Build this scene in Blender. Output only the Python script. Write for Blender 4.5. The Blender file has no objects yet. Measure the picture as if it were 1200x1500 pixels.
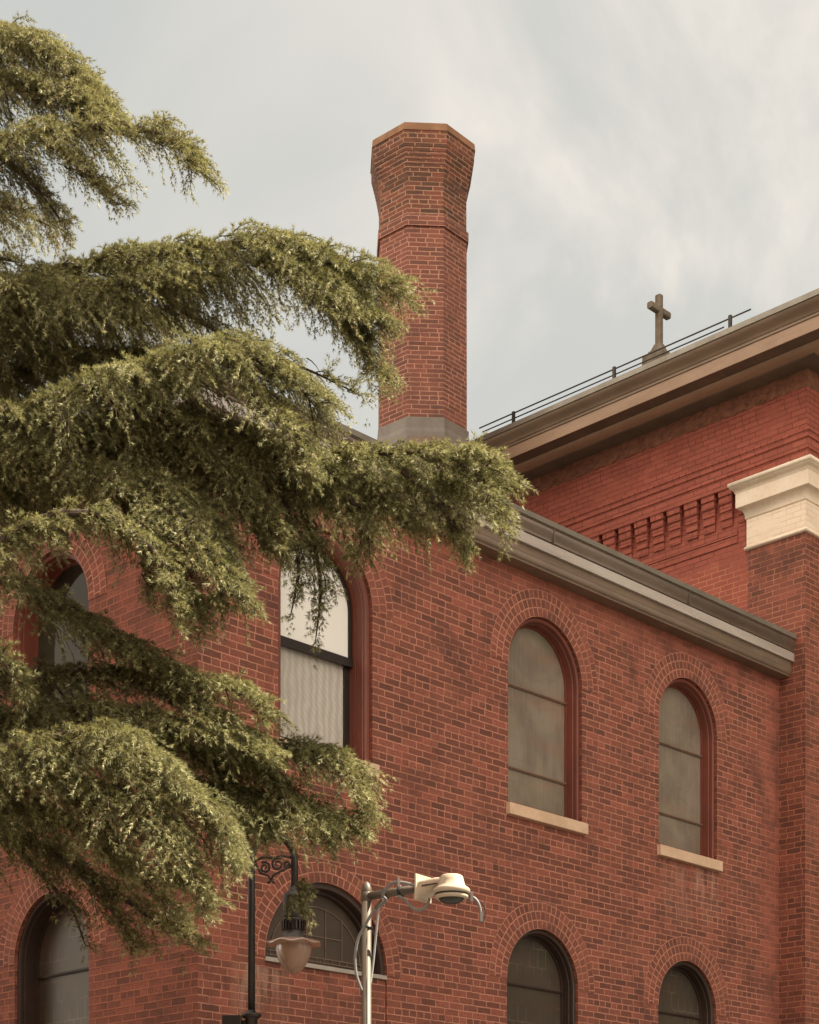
import bpy, bmesh, math, random
import numpy as np
from mathutils import Vector, Matrix
from mathutils.geometry import tessellate_polygon
R = math.radians
random.seed(7); rng = np.random.default_rng(11)
SC = bpy.context.scene; COL = SC.collection

# ------------------------------------------------------------------ camera, sky, sun, exposure
CAMZ = 1.65; F = 2600.0; HY = 1850.0
cam_d = bpy.data.cameras.new('camera'); cam = bpy.data.objects.new('camera', cam_d); COL.objects.link(cam)
cam.location = (0, 0, CAMZ); cam.rotation_euler = (R(90), 0, 0)
cam_d.sensor_fit = 'HORIZONTAL'; cam_d.sensor_width = 36; cam_d.lens = F / 1200 * 36
cam_d.shift_y = (HY - 750) / 1200; cam_d.clip_end = 3000; SC.camera = cam

SUN_AZ, SUN_EL = 91.0, 53.0          # degrees right of the view direction, above the horizon
sd = Vector((math.sin(R(SUN_AZ)) * math.cos(R(SUN_EL)), math.cos(R(SUN_AZ)) * math.cos(R(SUN_EL)), math.sin(R(SUN_EL))))
W = bpy.data.worlds.new('World'); SC.world = W; W.use_nodes = True
nt = W.node_tree; N = nt.nodes; L = nt.links; N.clear()
wo = N.new('ShaderNodeOutputWorld'); bg = N.new('ShaderNodeBackground'); bg.inputs[1].default_value = 0.051
sky = N.new('ShaderNodeTexSky'); sky.sky_type = 'NISHITA'; sky.sun_disc = False
sky.sun_elevation = R(SUN_EL); sky.sun_rotation = R(SUN_AZ); sky.air_density = 1.3; sky.dust_density = 3.0
tc = N.new('ShaderNodeTexCoord')
def wmath(op, a, b=None, c=None):
    n = N.new('ShaderNodeMath'); n.operation = op
    for i, x in enumerate((a, b, c)):
        if x is None: continue
        if hasattr(x, 'links'): L.new(x, n.inputs[i])
        else: n.inputs[i].default_value = x
    return n.outputs[0]
def wmix(f, a, b):
    n = N.new('ShaderNodeMix'); n.data_type = 'RGBA'
    for s, x in ((n.inputs[0], f), (n.inputs[6], a), (n.inputs[7], b)):
        if hasattr(x, 'links'): L.new(x, s)
        else: s.default_value = x if isinstance(x, float) else (*x, 1)
    return n.outputs[2]
veil = wmix(0.93, sky.outputs[0], (3.83, 3.86, 3.61))            # thin high overcast over the blue
dp = N.new('ShaderNodeVectorMath'); dp.operation = 'DOT_PRODUCT'; L.new(tc.outputs['Generated'], dp.inputs[0]); dp.inputs[1].default_value = (math.sin(R(11)) * math.cos(R(33)), math.cos(R(11)) * math.cos(R(33)), math.sin(R(33)))
mp = N.new('ShaderNodeMapping'); L.new(tc.outputs['Generated'], mp.inputs[0]); mp.inputs['Rotation'].default_value = (R(15), R(-34), R(20)); mp.inputs['Scale'].default_value = (3.6, 3.0, 3.4); mp.inputs['Location'].default_value = (2.3, 1.1, 0.4)
n1 = N.new('ShaderNodeTexNoise'); L.new(mp.outputs[0], n1.inputs['Vector']); n1.inputs['Scale'].default_value = 1.3; n1.inputs['Detail'].default_value = 7; n1.inputs['Roughness'].default_value = 0.55; n1.inputs['Distortion'].default_value = 1.0
glow = wmath('POWER', wmath('MAXIMUM', dp.outputs['Value'], 0.0), 70.0)
cm = N.new('ShaderNodeMapRange'); cm.interpolation_type = 'SMOOTHSTEP'; L.new(n1.outputs[0], cm.inputs[0]); cm.inputs[1].default_value = 0.36; cm.inputs[2].default_value = 0.68
cl = wmath('MULTIPLY', cm.outputs[0], wmath('MULTIPLY_ADD', glow, 1.25, 0.12))
c1 = wmix(wmath('MINIMUM', cl, 1.0), veil, (6.12, 5.57, 5.02))
c2 = wmix(wmath('MULTIPLY', glow, 0.25), c1, (4.67, 4.39, 3.92))
# the clouds are brighter on the side of the sky behind and above the viewer
sp = N.new('ShaderNodeSeparateXYZ'); L.new(tc.outputs['Generated'], sp.inputs[0])
bk = N.new('ShaderNodeMapRange'); bk.interpolation_type = 'SMOOTHSTEP'; L.new(wmath('ADD', wmath('MULTIPLY', sp.outputs[1], .85), wmath('MULTIPLY', sp.outputs[0], .42)), bk.inputs[0]); bk.inputs[1].default_value = 0.35; bk.inputs[2].default_value = -0.40
c3 = wmix(bk.outputs[0], c2, (13.17, 11.68, 9.92))
L.new(c3, bg.inputs[0]); L.new(bg.outputs[0], wo.inputs[0])

sun_d = bpy.data.lights.new('sun', 'SUN'); sun = bpy.data.objects.new('sun', sun_d); COL.objects.link(sun)
sun_d.energy = 5.0; sun_d.angle = R(0.6); sun_d.color = (1.0, 0.88, 0.70); sun.rotation_euler = sd.to_track_quat('Z', 'Y').to_euler()
vs = SC.view_settings; vs.view_transform = 'Standard'; vs.look = 'None'; vs.exposure = 1.7; vs.gamma = 1.0; vs.use_curve_mapping = False

# ------------------------------------------------------------------ helpers
def at(px, py, Y):
    return Vector(((px - 600) / F * Y, Y, CAMZ + (HY - py) / F * Y))
def tag(o, label=None, cat=None, group=None, kind=None):
    for k, x in (('label', label), ('category', cat), ('group', group), ('kind', kind)):
        if x: o[k] = x
    return o
def empty(name, loc, rz=0, parent=None):
    o = bpy.data.objects.new(name, None); COL.objects.link(o); o.location = loc; o.rotation_euler = (0, 0, rz); o.empty_display_size = 0.2
    if parent: o.parent = parent
    return o

class MB:
    """collects faces (with uv in metres) and links them as one mesh"""
    def __init__(s): s.v = []; s.f = []; s.uv = []; s.sm = []
    def face(s, pts, uvs=None, smooth=False):
        i = len(s.v); pts = [Vector(p) for p in pts]; s.v += pts; s.f.append(list(range(i, i + len(pts))))
        if uvs is None:
            n = Vector((0, 0, 0))
            for a, b in zip(pts, pts[1:] + pts[:1]): n += a.cross(b)
            ax = max(range(3), key=lambda k: abs(n[k]))
            uvs = [((p.y, p.z), (p.x, p.z), (p.x, p.y))[ax] for p in pts]
        s.uv += list(uvs); s.sm.append(smooth)
    def box(s, a, b, M=None):
        (x0, y0, z0), (x1, y1, z1) = a, b
        P = [(x0,y0,z0),(x1,y0,z0),(x1,y1,z0),(x0,y1,z0),(x0,y0,z1),(x1,y0,z1),(x1,y1,z1),(x0,y1,z1)]
        P = [Vector(p) for p in P]
        for q in ((0,3,2,1),(4,5,6,7),(0,1,5,4),(1,2,6,5),(2,3,7,6),(3,0,4,7)):
            pp = [P[k] for k in q]
            if M: pp = [M @ p for p in pp]
            s.face(pp)
    def tube(s, pts, rad, n=8, cap=True, smooth=True):
        pts = [Vector(p) for p in pts]
        rads = rad if isinstance(rad, (list, tuple)) else [rad] * len(pts)
        up = None; rings = []
        for i, p in enumerate(pts):
            t = (pts[min(i + 1, len(pts) - 1)] - pts[max(i - 1, 0)]).normalized()
            if up is None: up = t.orthogonal().normalized()
            up = (up - t * up.dot(t)).normalized(); w = t.cross(up)
            rings.append([p + (up * math.cos(2 * math.pi * k / n) + w * math.sin(2 * math.pi * k / n)) * rads[i] for k in range(n)])
        for a, b in zip(rings, rings[1:]):
            for k in range(n):
                s.face([a[k], a[(k + 1) % n], b[(k + 1) % n], b[k]], smooth=smooth)
        if cap:
            s.face(rings[0][::-1]); s.face(rings[-1])
    def lathe(s, c, prof, n=28, axis=None, smooth=True):
        c = Vector(c); M = axis.to_track_quat('Z', 'Y').to_matrix() if axis is not None else Matrix.Identity(3)
        rings = [[c + M @ Vector((r * math.cos(2*math.pi*k/n), r * math.sin(2*math.pi*k/n), z)) for k in range(n)] for r, z in prof]
        for a, b in zip(rings, rings[1:]):
            for k in range(n): s.face([a[k], a[(k+1) % n], b[(k+1) % n], b[k]], smooth=smooth)
    def build(s, name, m, parent=None, weld=True, bevel=0):
        me = bpy.data.meshes.new(name); me.from_pydata([tuple(p) for p in s.v], [], s.f)
        ul = me.uv_layers.new(name='UVMap'); ul.data.foreach_set('uv', np.array(s.uv, dtype=np.float32).ravel())
        me.polygons.foreach_set('use_smooth', s.sm)
        me.materials.append(m)
        if weld:
            bm = bmesh.new(); bm.from_mesh(me); bmesh.ops.remove_doubles(bm, verts=bm.verts, dist=1e-5); bm.to_mesh(me); bm.free()
        o = bpy.data.objects.new(name, me); COL.objects.link(o)
        if parent: o.parent = parent
        if bevel:
            md = o.modifiers.new('bevel', 'BEVEL'); md.width = bevel; md.segments = 2; md.limit_method = 'ANGLE'
        return o

# ------------------------------------------------------------------ materials
class NT:
    def __init__(s, name):
        s.m = bpy.data.materials.new(name); s.m.use_nodes = True; s.t = s.m.node_tree; s.N = s.t.nodes; s.b = s.N['Principled BSDF']; s.out = s.N['Material Output']
    def link(s, x, sock):
        if hasattr(x, 'links'): s.t.links.new(x, sock)
        elif isinstance(x, (tuple, list)) and len(x) == 3 and sock.type == 'RGBA': sock.default_value = (*x, 1)
        else: sock.default_value = x
    def node(s, t, **k):
        n = s.N.new(t)
        for a, v in k.items(): setattr(n, a, v)
        return n
    def math(s, op, a, b=0.0, c=0.0):
        n = s.node('ShaderNodeMath', operation=op); s.link(a, n.inputs[0]); s.link(b, n.inputs[1]); s.link(c, n.inputs[2]); return n.outputs[0]
    def mix(s, f, a, b, blend='MIX'):
        n = s.node('ShaderNodeMix', data_type='RGBA', blend_type=blend); s.link(f, n.inputs[0]); s.link(a, n.inputs[6]); s.link(b, n.inputs[7]); return n.outputs[2]
    def noise(s, vec, scale, detail=4, rough=.55, dist=0.0, dim='3D'):
        n = s.node('ShaderNodeTexNoise', noise_dimensions=dim); s.link(vec, n.inputs['Vector']); n.inputs['Scale'].default_value = scale
        n.inputs['Detail'].default_value = detail; n.inputs['Roughness'].default_value = rough; n.inputs['Distortion'].default_value = dist; return n.outputs[0]
    def ramp(s, x, lo, hi, a=0.0, b=1.0, smooth=True):
        n = s.node('ShaderNodeMapRange'); n.interpolation_type = 'SMOOTHSTEP' if smooth else 'LINEAR'
        s.link(x, n.inputs[0]); n.inputs[1].default_value = lo; n.inputs[2].default_value = hi; n.inputs[3].default_value = a; n.inputs[4].default_value = b; return n.outputs[0]
    def bump(s, h, strength=.4, dist=.01):
        n = s.node('ShaderNodeBump'); s.link(h, n.inputs['Height']); n.inputs['Strength'].default_value = strength; n.inputs['Distance'].default_value = dist
        s.t.links.new(n.outputs[0], s.b.inputs['Normal'])
    def obj(s): return s.node('ShaderNodeTexCoord').outputs['Object']
    def uv(s): return s.node('ShaderNodeTexCoord').outputs['UV']

def mat_plain(name, col, col2=None, rough=.6, metal=0.0, scale=6.0, bump=.15, stretch=None, spec=.5):
    t = NT(name); v = t.obj()
    if stretch:
        m = t.node('ShaderNodeMapping'); t.link(v, m.inputs[0]); m.inputs['Scale'].default_value = stretch; v = m.outputs[0]
    f = t.noise(v, scale, 6, .6, .3)
    c = t.mix(t.ramp(f, .3, .72), col, col2 or tuple(x * .7 for x in col))
    fine = t.noise(v, scale * 9, 3, .6)
    c = t.mix(t.math('MULTIPLY', t.ramp(fine, .35, .75), .25), c, tuple(x * .6 for x in col))
    t.link(c, t.b.inputs['Base Color']); t.b.inputs['Roughness'].default_value = rough; t.b.inputs['Metallic'].default_value = metal
    t.b.inputs['Specular IOR Level'].default_value = spec
    t.link(t.ramp(f, .2, .8, rough * .85, min(1, rough * 1.15)), t.b.inputs['Roughness'])
    if bump: t.bump(t.math('ADD', f, t.math('MULTIPLY', fine, .4)), bump, .01)
    return t.m

def mat_brick(name, reds, mortar, L_=.205, h=.0675, j=.0105, period=6, allhead=False, wash=.35, pale=None, dark_amt=.35, bump=.7, wash_col=None, stain=None, topwash=None, endwash=None):
    """common-bond brick laid out in metres on the uv map"""
    t = NT(name); uv = t.uv()
    wob = t.noise(uv, 14.0, 2, .5); wob2 = t.noise(uv, 55.0, 2, .6)
    sp = t.node('ShaderNodeSeparateXYZ'); t.link(uv, sp.inputs[0])
    u = t.math('ADD', sp.outputs[0], t.math('MULTIPLY_ADD', wob2, .006, -.003))
    v = t.math('ADD', sp.outputs[1], t.math('ADD', t.math('MULTIPLY_ADD', wob, .012, -.006), t.math('MULTIPLY_ADD', wob2, .004, -.002)))
    vr = t.math('DIVIDE', v, h); row = t.math('FLOOR', vr); fv = t.math('FRACT', vr)
    wn0 = t.node('ShaderNodeTexWhiteNoise', noise_dimensions='1D'); t.link(row, wn0.inputs['W'])
    rr = wn0.outputs['Value']
    if allhead: ln = L_
    else:
        isH = t.math('LESS_THAN', t.math('MODULO', t.math('ADD', row, 600.0), float(period)), .5)
        ln = t.math('MULTIPLY_ADD', isH, -.5 * L_, L_)
    par = t.math('MULTIPLY', t.math('MODULO', t.math('ADD', row, 600.0), 2.0), .5)
    uu = t.math('ADD', t.math('ADD', t.math('DIVIDE', u, ln), par), t.math('MULTIPLY', rr, .22))
    col = t.math('FLOOR', uu); fu = t.math('FRACT', uu)
    du = t.math('MULTIPLY', t.math('MINIMUM', fu, t.math('SUBTRACT', 1.0, fu)), ln)
    dv = t.math('MULTIPLY', t.math('MINIMUM', fv, t.math('SUBTRACT', 1.0, fv)), h)
    d = t.math('MINIMUM', du, dv)
    mort = t.ramp(d, j * .5 - .002, j * .5 + .0035, 1.0, 0.0)
    cb = t.node('ShaderNodeCombineXYZ'); t.link(col, cb.inputs[0]); t.link(row, cb.inputs[1])
    wn = t.node('ShaderNodeTexWhiteNoise', noise_dimensions='2D'); t.link(cb.outputs[0], wn.inputs['Vector'])
    rnd = wn.outputs['Value']; sr = t.node('ShaderNodeSeparateColor'); t.link(wn.outputs['Color'], sr.inputs[0])
    big = t.noise(uv, .75, 5, .6, .6); mid = t.noise(uv, 3.2, 4, .6, .4); fine = t.noise(uv, 46.0, 5, .7)
    c = t.mix(t.ramp(rnd, .1, .9, smooth=False), reds[0], reds[1])
    dk = t.math('MULTIPLY', t.ramp(t.math('ADD', sr.outputs[1], t.math('MULTIPLY_ADD', mid, .9, -.45)), .45, .8), dark_amt)
    c = t.mix(dk, c, reds[2])
    c = t.mix(t.math('MULTIPLY', t.ramp(fine, .42, .62), .55), c, reds[3])
    # old red wash and soot smear the joints in patches
    ws = t.math('MULTIPLY', t.ramp(t.math('ADD', t.math('MULTIPLY_ADD', big, .6, .2), t.math('MULTIPLY_ADD', mid, .9, -.45)), .52, .64), wash * 1.7)
    nz = t.math('MULTIPLY_ADD', mid, .9, -.45)
    if topwash: ws = t.math('MAXIMUM', ws, t.math('MULTIPLY', t.ramp(t.math('ADD', sp.outputs[1], nz), topwash - .15, topwash + .2), .9))
    if endwash: ws = t.math('MAXIMUM', ws, t.math('MULTIPLY', t.ramp(t.math('ADD', sp.outputs[0], nz), endwash - .2, endwash + .25), .85))
    mc = t.mix(t.math('MULTIPLY', t.noise(uv, 9.0, 3), .55), mortar, reds[1])
    if pale:   # (height below which the joints are pale, pale mortar colour)
        pz = t.ramp(t.math('ADD', sp.outputs[1], t.math('MULTIPLY_ADD', mid, .5, -.25)), pale[0] - .12, pale[0] + .12, 1.0, 0.0)
        mc = t.mix(pz, mc, pale[1])
    mc = t.mix(ws, mc, wash_col or reds[1])
    ws = t.math('MINIMUM', ws, .95)
    c = t.mix(t.math('MULTIPLY', ws, .35), c, wash_col or reds[1])
    c = t.mix(mort, c, mc)
    soot = t.math('MULTIPLY', t.ramp(t.noise(uv, 1.5, 7, .68, .6), .47, .70), .55)
    c = t.mix(soot, c, reds[2])
    msx = t.node('ShaderNodeMapping'); t.link(uv, msx.inputs[0]); msx.inputs['Scale'].default_value = (3.2, .35, 1)
    c = t.mix(t.math('MULTIPLY', t.ramp(t.noise(msx.outputs[0], 1.3, 5, .6, .3), .52, .74), .30), c, reds[2])
    c = t.mix(t.math('MULTIPLY', t.ramp(t.noise(uv, .9, 4, .6, .8), .52, .72), .22), c, (.42, .16, .10))
    if stain:  # pale lime runs: list of (u0,u1,vtop,len)
        for (u0, u1, vt, ln_) in stain:
            m1 = t.math('MULTIPLY', t.ramp(sp.outputs[0], u0 - .1, u0 + .1), t.ramp(sp.outputs[0], u1 - .1, u1 + .1, 1., 0.))
            m2 = t.math('MULTIPLY', t.ramp(sp.outputs[1], vt - ln_, vt), t.ramp(sp.outputs[1], vt, vt + .02, 1., 0.))
            mm = t.node('ShaderNodeMapping'); t.link(uv, mm.inputs[0]); mm.inputs['Scale'].default_value = (7, .9, 1)
            m3 = t.ramp(t.noise(mm.outputs[0], 1.5, 4, .6), .42, .7)
            c = t.mix(t.math('MULTIPLY', t.math('MULTIPLY', m1, m2), t.math('MULTIPLY', m3, .6)), c, (.5, .33, .24))
    t.link(c, t.b.inputs['Base Color']); t.b.inputs['Roughness'].default_value = .85; t.b.inputs['Specular IOR Level'].default_value = .25
    hh = t.math('ADD', t.math('SUBTRACT', t.math('MULTIPLY', fine, .35), t.math('MULTIPLY', mort, t.math('SUBTRACT', 1.0, t.math('MULTIPLY', ws, .7)))), t.math('MULTIPLY', rnd, .3))
    t.bump(hh, bump, .007)
    return t.m

REDS = [(.205, .074, .050), (.36, .116, .076), (.080, .042, .033), (.115, .050, .037)]
MORT = (.56, .26, .175)
M = {}
M['brick'] = mat_brick('brick_common_bond', REDS, MORT, dark_amt=.42, topwash=8.62, endwash=6.1, stain=[(4.15, 5.25, 6.27, .9), (-2.2, -1.6, 4.3, 1.6)])
M['arch'] = mat_brick('brick_rowlock', REDS, MORT, L_=.075, h=.0935, j=.0115, allhead=True, wash=.3)
M['side'] = mat_brick('brick_side_wall', REDS, (.40, .15, .085), wash=.5)
M['church'] = mat_brick('brick_painted_red', [(.37, .104, .07), (.43, .125, .083), (.25, .072, .05), (.32, .09, .062)], (.10, .033, .025), j=.009, period=6, wash=.3, pale=(10.52, (.56, .24, .14)), dark_amt=.35, bump=.5)
M['church_front'] = mat_brick('brick_church_front', REDS, (.50, .22, .13), wash=.35)
M['chimney'] = mat_brick('brick_chimney', [(.21, .084, .06), (.29, .108, .074), (.10, .056, .045), (.14, .066, .052)], (.58, .30, .20), L_=.2, h=.0595, period=7, wash=.3, dark_amt=.5)
M['chimney_top'] = mat_brick('brick_chimney_sooty', [(.15, .065, .042), (.25, .085, .053), (.07, .048, .036), (.10, .055, .042)], (.50, .30, .19), L_=.2, h=.0595, period=7, wash=.2, dark_amt=.75)
M['rough'] = mat_plain('crumbling_mortar', (.30, .12, .07), (.16, .075, .045), .9, 0, 9, 1.0, (1, 1, 2))
M['cornice'] = mat_plain('weathered_cornice_paint', (.23, .165, .115), (.17, .12, .085), .45, 0, 2.5, .08, (1.0, 1.0, 5))
M['gutter'] = mat_plain('brown_metal_gutter', (.17, .122, .088), (.11, .08, .058), .30, .25, 2.0, .06, (1.0, 1.0, 5))
M['soffit'] = mat_plain('cornice_soffit_paint', (.17, .125, .085), (.12, .088, .06), .6, 0, 2.5, .08)
M['fascia'] = mat_plain('pale_metal_fascia', (.74, .67, .61), (.50, .43, .38), .28, .35, 1.1, .0, (.5, 1, 4))
M['church_cornice'] = mat_plain('church_cornice_paint', (.27, .19, .125), (.20, .14, .092), .55, 0, 1.6, .08, (1, 1, 4))
M['church_cornice_fascia'] = mat_plain('church_cornice_fascia_paint', (.42, .275, .18), (.33, .215, .14), .6, 0, 1.6, .06, (1, 1, 4))
M['drip'] = mat_plain('roof_drip_metal', (.30, .27, .22), (.22, .19, .15), .4, .4, 3, .05)
M['roof'] = mat_plain('roof_felt', (.14, .13, .12), (.1, .095, .09), .9, 0, 1.2, .3)
M['cream'] = mat_plain('cream_painted_stone', (.92, .785, .62), (.83, .68, .51), .7, 0, 2.2, .25)
M['cream_brick'] = mat_brick('cream_painted_brick', [(.92, .775, .61), (.90, .755, .59), (.82, .67, .51), (.88, .73, .56)], (.68, .50, .34), j=.007, wash=.6, dark_amt=.2, bump=.35)
M['sill'] = mat_plain('cream_stone_sill', (.74, .52, .35), (.60, .41, .27), .8, 0, 5, .3)
M['redwood'] = mat_plain('red_painted_wood', (.21, .055, .033), (.15, .042, .028), .5, 0, 4, .15, (1, 1, .3))
M['darkwood'] = mat_plain('dark_painted_wood', (.06, .032, .022), (.035, .022, .016), .55, 0, 4, .15)
M['bronze'] = mat_plain('dark_bronze_sash', (.035, .025, .020), (.025, .018, .015), .4, .3, 5, .05)
M['greybar'] = mat_plain('grey_sash_bar', (.24, .15, .105), (.18, .115, .08), .5, 0, 6, .05)
M['concrete'] = mat_plain('chimney_cap_mortar', (.33, .165, .085), (.22, .115, .065), .9, 0, 5, .5)
M['lead'] = mat_plain('chimney_flashing', (.235, .20, .165), (.17, .14, .115), .6, .1, 2.5, .15)
M['leadbrown'] = mat_plain('chimney_flashing_stained', (.25, .16, .115), (.19, .13, .095), .7, 0, 2.5, .15)
M['stone'] = mat_plain('weathered_cross_stone', (.21, .165, .115), (.13, .10, .07), .85, 0, 9, .5)
M['rail'] = mat_plain('dark_rail_metal', (.075, .065, .055), (.05, .043, .037), .55, .5, 8, .1)
M['lampmetal'] = mat_plain('dark_brown_lamp_paint', (.040, .029, .024), (.028, .021, .018), .38, .3, 6, .08)
M['galv'] = mat_plain('galvanised_pole', (.12, .095, .07), (.085, .068, .05), .5, .3, 5, .05, (1, 1, .25))
M['camwhite'] = mat_plain('ivory_camera_housing', (.50, .405, .305), (.45, .365, .27), .35, 0, 3, .02)
M['cable'] = mat_plain('grey_cable_sheath', (.20, .195, .19), (.15, .145, .14), .45, 0, 9, .05)
M['conduit'] = mat_plain('pale_grey_conduit', (.40, .42, .43), (.34, .355, .36), .4, 0, 9, .05)
M['black'] = mat_plain('black_plastic', (.02, .018, .017), (.014, .013, .012), .3, 0, 8, .03)
M['steel'] = mat_plain('bare_steel_clip', (.5, .46, .42), (.4, .37, .33), .35, .8, 8, .03)
M['ground'] = mat_plain('grey_paving', (.13, .12, .105), (.09, .083, .075), .9, 0, .8, .3)
M['bark'] = mat_plain('conifer_bark', (.085, .055, .038), (.045, .030, .022), .9, 0, 14, .9, (1, 1, .4))
M['strip'] = mat_plain('pale_metal_sill_strip', (.50, .44, .38), (.4, .35, .30), .4, .3, 5, .05)

def mat_pane(name, base, base2, refl, rough=.08, came=None, tints=False, wave=False):
    """glazing seen from outside: a pale backing behind a reflective surface"""
    t = NT(name); uv = t.uv()
    c = t.mix(t.ramp(t.noise(uv, 1.1, 4, .6, .4), .38, .62), base, base2)
    sp = t.node('ShaderNodeSeparateXYZ'); t.link(uv, sp.inputs[0])
    if tints:
        mq = t.node('ShaderNodeMapping'); t.link(uv, mq.inputs[0]); mq.inputs['Scale'].default_value = (.55, 1.5, 1)
        f = t.noise(mq.outputs[0], 1.7, 3, .5, .3); g = t.noise(mq.outputs[0], 2.1, 3, .5, .9)
        mv = t.node('ShaderNodeMapping'); t.link(uv, mv.inputs[0]); mv.inputs['Scale'].default_value = (16, .9, 1)
        c = t.mix(t.math('MULTIPLY', t.ramp(t.noise(mv.outputs[0], 2.0, 3, .6), .4, .7), .22), c, tuple(x * 1.35 for x in base))
        c = t.mix(t.math('MULTIPLY', t.ramp(f, .5, .7), .4), c, (base[0] * 1.15, base[1] * .68, base[2] * .58))
        c = t.mix(t.math('MULTIPLY', t.ramp(g, .52, .7), .4), c, (base[0] * .72, base[1] * .88, base[2] * .68))
    if came:   # leaded lines behind the storm glass
        br = t.node('ShaderNodeTexBrick'); t.link(uv, br.inputs[0]); br.inputs['Scale'].default_value = 1.0; br.inputs['Mortar Size'].default_value = .006
        br.inputs['Brick Width'].default_value = came[0]; br.inputs['Row Height'].default_value = came[1]; br.inputs['Mortar Smooth'].default_value = .4
        msk = t.ramp(t.noise(uv, 1.9, 2, .5), .45, .62)
        c = t.mix(t.math('MULTIPLY', t.math('MULTIPLY', br.outputs['Fac'], msk), .30), c, came[2])
    if wave:
        mp = t.node('ShaderNodeMapping'); t.link(uv, mp.inputs[0]); mp.inputs['Scale'].default_value = (1.0, .55, 1)
        w = t.node('ShaderNodeTexWave', wave_type='BANDS', bands_direction='X'); t.link(mp.outputs[0], w.inputs[0]); w.inputs['Scale'].default_value = 3.6; w.inputs['Distortion'].default_value = 3.2; w.inputs['Detail'].default_value = 1.0; w.inputs['Detail Scale'].default_value = 2.2
        w2 = t.node('ShaderNodeTexWave', wave_type='BANDS', bands_direction='DIAGONAL'); t.link(uv, w2.inputs[0]); w2.inputs['Scale'].default_value = 9.0; w2.inputs['Distortion'].default_value = 3.0
        c = t.mix(t.math('MULTIPLY', t.math('MULTIPLY', w.outputs[1], .6), 1.0), c, tuple(x * .62 for x in base))
        c = t.mix(t.math('MULTIPLY', w2.outputs[1], .25), c, tuple(x * .6 for x in base))
    t.link(c, t.b.inputs['Base Color']); t.b.inputs['Roughness'].default_value = .6; t.b.inputs['Specular IOR Level'].default_value = .0
    g = t.node('ShaderNodeBsdfGlossy'); g.inputs['Roughness'].default_value = rough; g.inputs['Color'].default_value = (1, .96, .90, 1)
    bp = t.node('ShaderNodeBump'); t.link(t.noise(uv, 2.2, 2, .4), bp.inputs['Height']); bp.inputs['Strength'].default_value = .12; bp.inputs['Distance'].default_value = .02; t.t.links.new(bp.outputs[0], g.inputs['Normal'])
    mx = t.node('ShaderNodeMixShader'); mx.inputs[0].default_value = refl; t.t.links.new(t.b.outputs[0], mx.inputs[1]); t.t.links.new(g.outputs[0], mx.inputs[2]); t.t.links.new(mx.outputs[0], t.out.inputs[0])
    return t.m
M['pane_milky'] = mat_pane('milky_storm_glazing', (.26, .215, .165), (.17, .14, .108), .13, .22, (.16, .24, (.16, .13, .10)), True)
M['pane_dim'] = mat_pane('dusty_dark_glazing', (.085, .066, .048), (.06, .047, .035), .05, .3, (.13, .2, (.34, .28, .2)), True)
M['pane_lunette'] = mat_pane('dusty_lunette_glazing', (.09, .066, .048), (.065, .048, .036), .04, .25)
M['pane_white'] = mat_pane('white_backed_sash_glass', (.93, .91, .85), (.90, .88, .82), .10, .03)  # white blind backing in the colour, in place of the sky's reflection
M['pane_screen'] = mat_pane('screened_sash_glass', (.62, .58, .51), (.54, .50, .44), .12, .15, None, False, True)
M['pane_green'] = mat_pane('dark_reflecting_glass', (.05, .046, .030), (.025, .022, .016), .03, .03)

# ------------------------------------------------------------------ ground
g = MB(); g.face([(-400, -400, 0), (400, -400, 0), (400, 400, 0), (-400, 400, 0)])
tag(g.build('ground', M['ground']), kind='structure')

# ------------------------------------------------------------------ building frame: t along the street wall, s into the block, z up
ANG = math.atan2(.7139, .7003)
ORG = Vector((0, 17.3, 0))
TC, TE = -2.626, 6.555           # ends of the annex street wall
ZTOP = 9.12
annex = tag(empty('brick_building', ORG, ANG), 'lower red brick building with round arched windows, metal cornice and an octagonal brick chimney', 'building')

def arch_outline(a0, a1, zb, zs, ins=0.0, n=28, bot=0.0):
    r = (a1 - a0) / 2; c = (a0 + a1) / 2; q = r - ins
    return [(c - q, zb + bot)] + [(c - q * math.cos(math.pi * k / n), zs + q * math.sin(math.pi * k / n)) for k in range(n + 1)] + [(c + q, zb + bot)]
def flat_poly(mb, P, outer, holes=()):
    polys = [[Vector((a, z, 0)) for a, z in outer]] + [[Vector((a, z, 0)) for a, z in h] for h in holes]
    flat = [p for pl in polys for p in pl]
    for tri in tessellate_polygon(polys):
        q = [flat[i] for i in tri]
        if (q[1] - q[0]).cross(q[2] - q[0]).z < 0: q = q[::-1]
        mb.face([P(p.x, p.y, 0) for p in q], [(p.x, p.y) for p in q])
def sweep_open(mb, P, path_fn, prof, smooth=False):
    """prof: list of (inset, depth); path_fn(inset) -> outline points"""
    acc = 0
    for (i0, d0), (i1, d1) in zip(prof, prof[1:]):
        a, b = path_fn(i0), path_fn(i1)
        for k in range(len(a) - 1):
            mb.face([P(*a[k], d0), P(*b[k], d1), P(*b[k + 1], d1), P(*a[k + 1], d0)], smooth=smooth)
PA = lambda a, z, d: Vector((a, d, z))                 # street wall
PB = lambda a, z, d: Vector((TC + d, a, z))            # side wall (a = s)

def opening(a0, a1, zb, apex): return (a0, a1, zb, apex - (a1 - a0) / 2)
A_OPEN = dict(w1=opening(-1.70, -.505, 6.40, 8.46), w2=opening(1.455, 2.665, 6.40, 8.465), w3=opening(4.05, 5.2, 6.40, 8.43),
              w4=opening(1.435, 2.60, 2.75, 5.17), w5=opening(4.04, 5.18, 2.75, 5.15), lun=opening(-1.86, -.31, 1.2, 5.185))
B_OPEN = dict(b1=opening(1.617, 2.88, 6.40, 8.46), b2=opening(1.617, 2.86, 2.75, 5.2))

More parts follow.
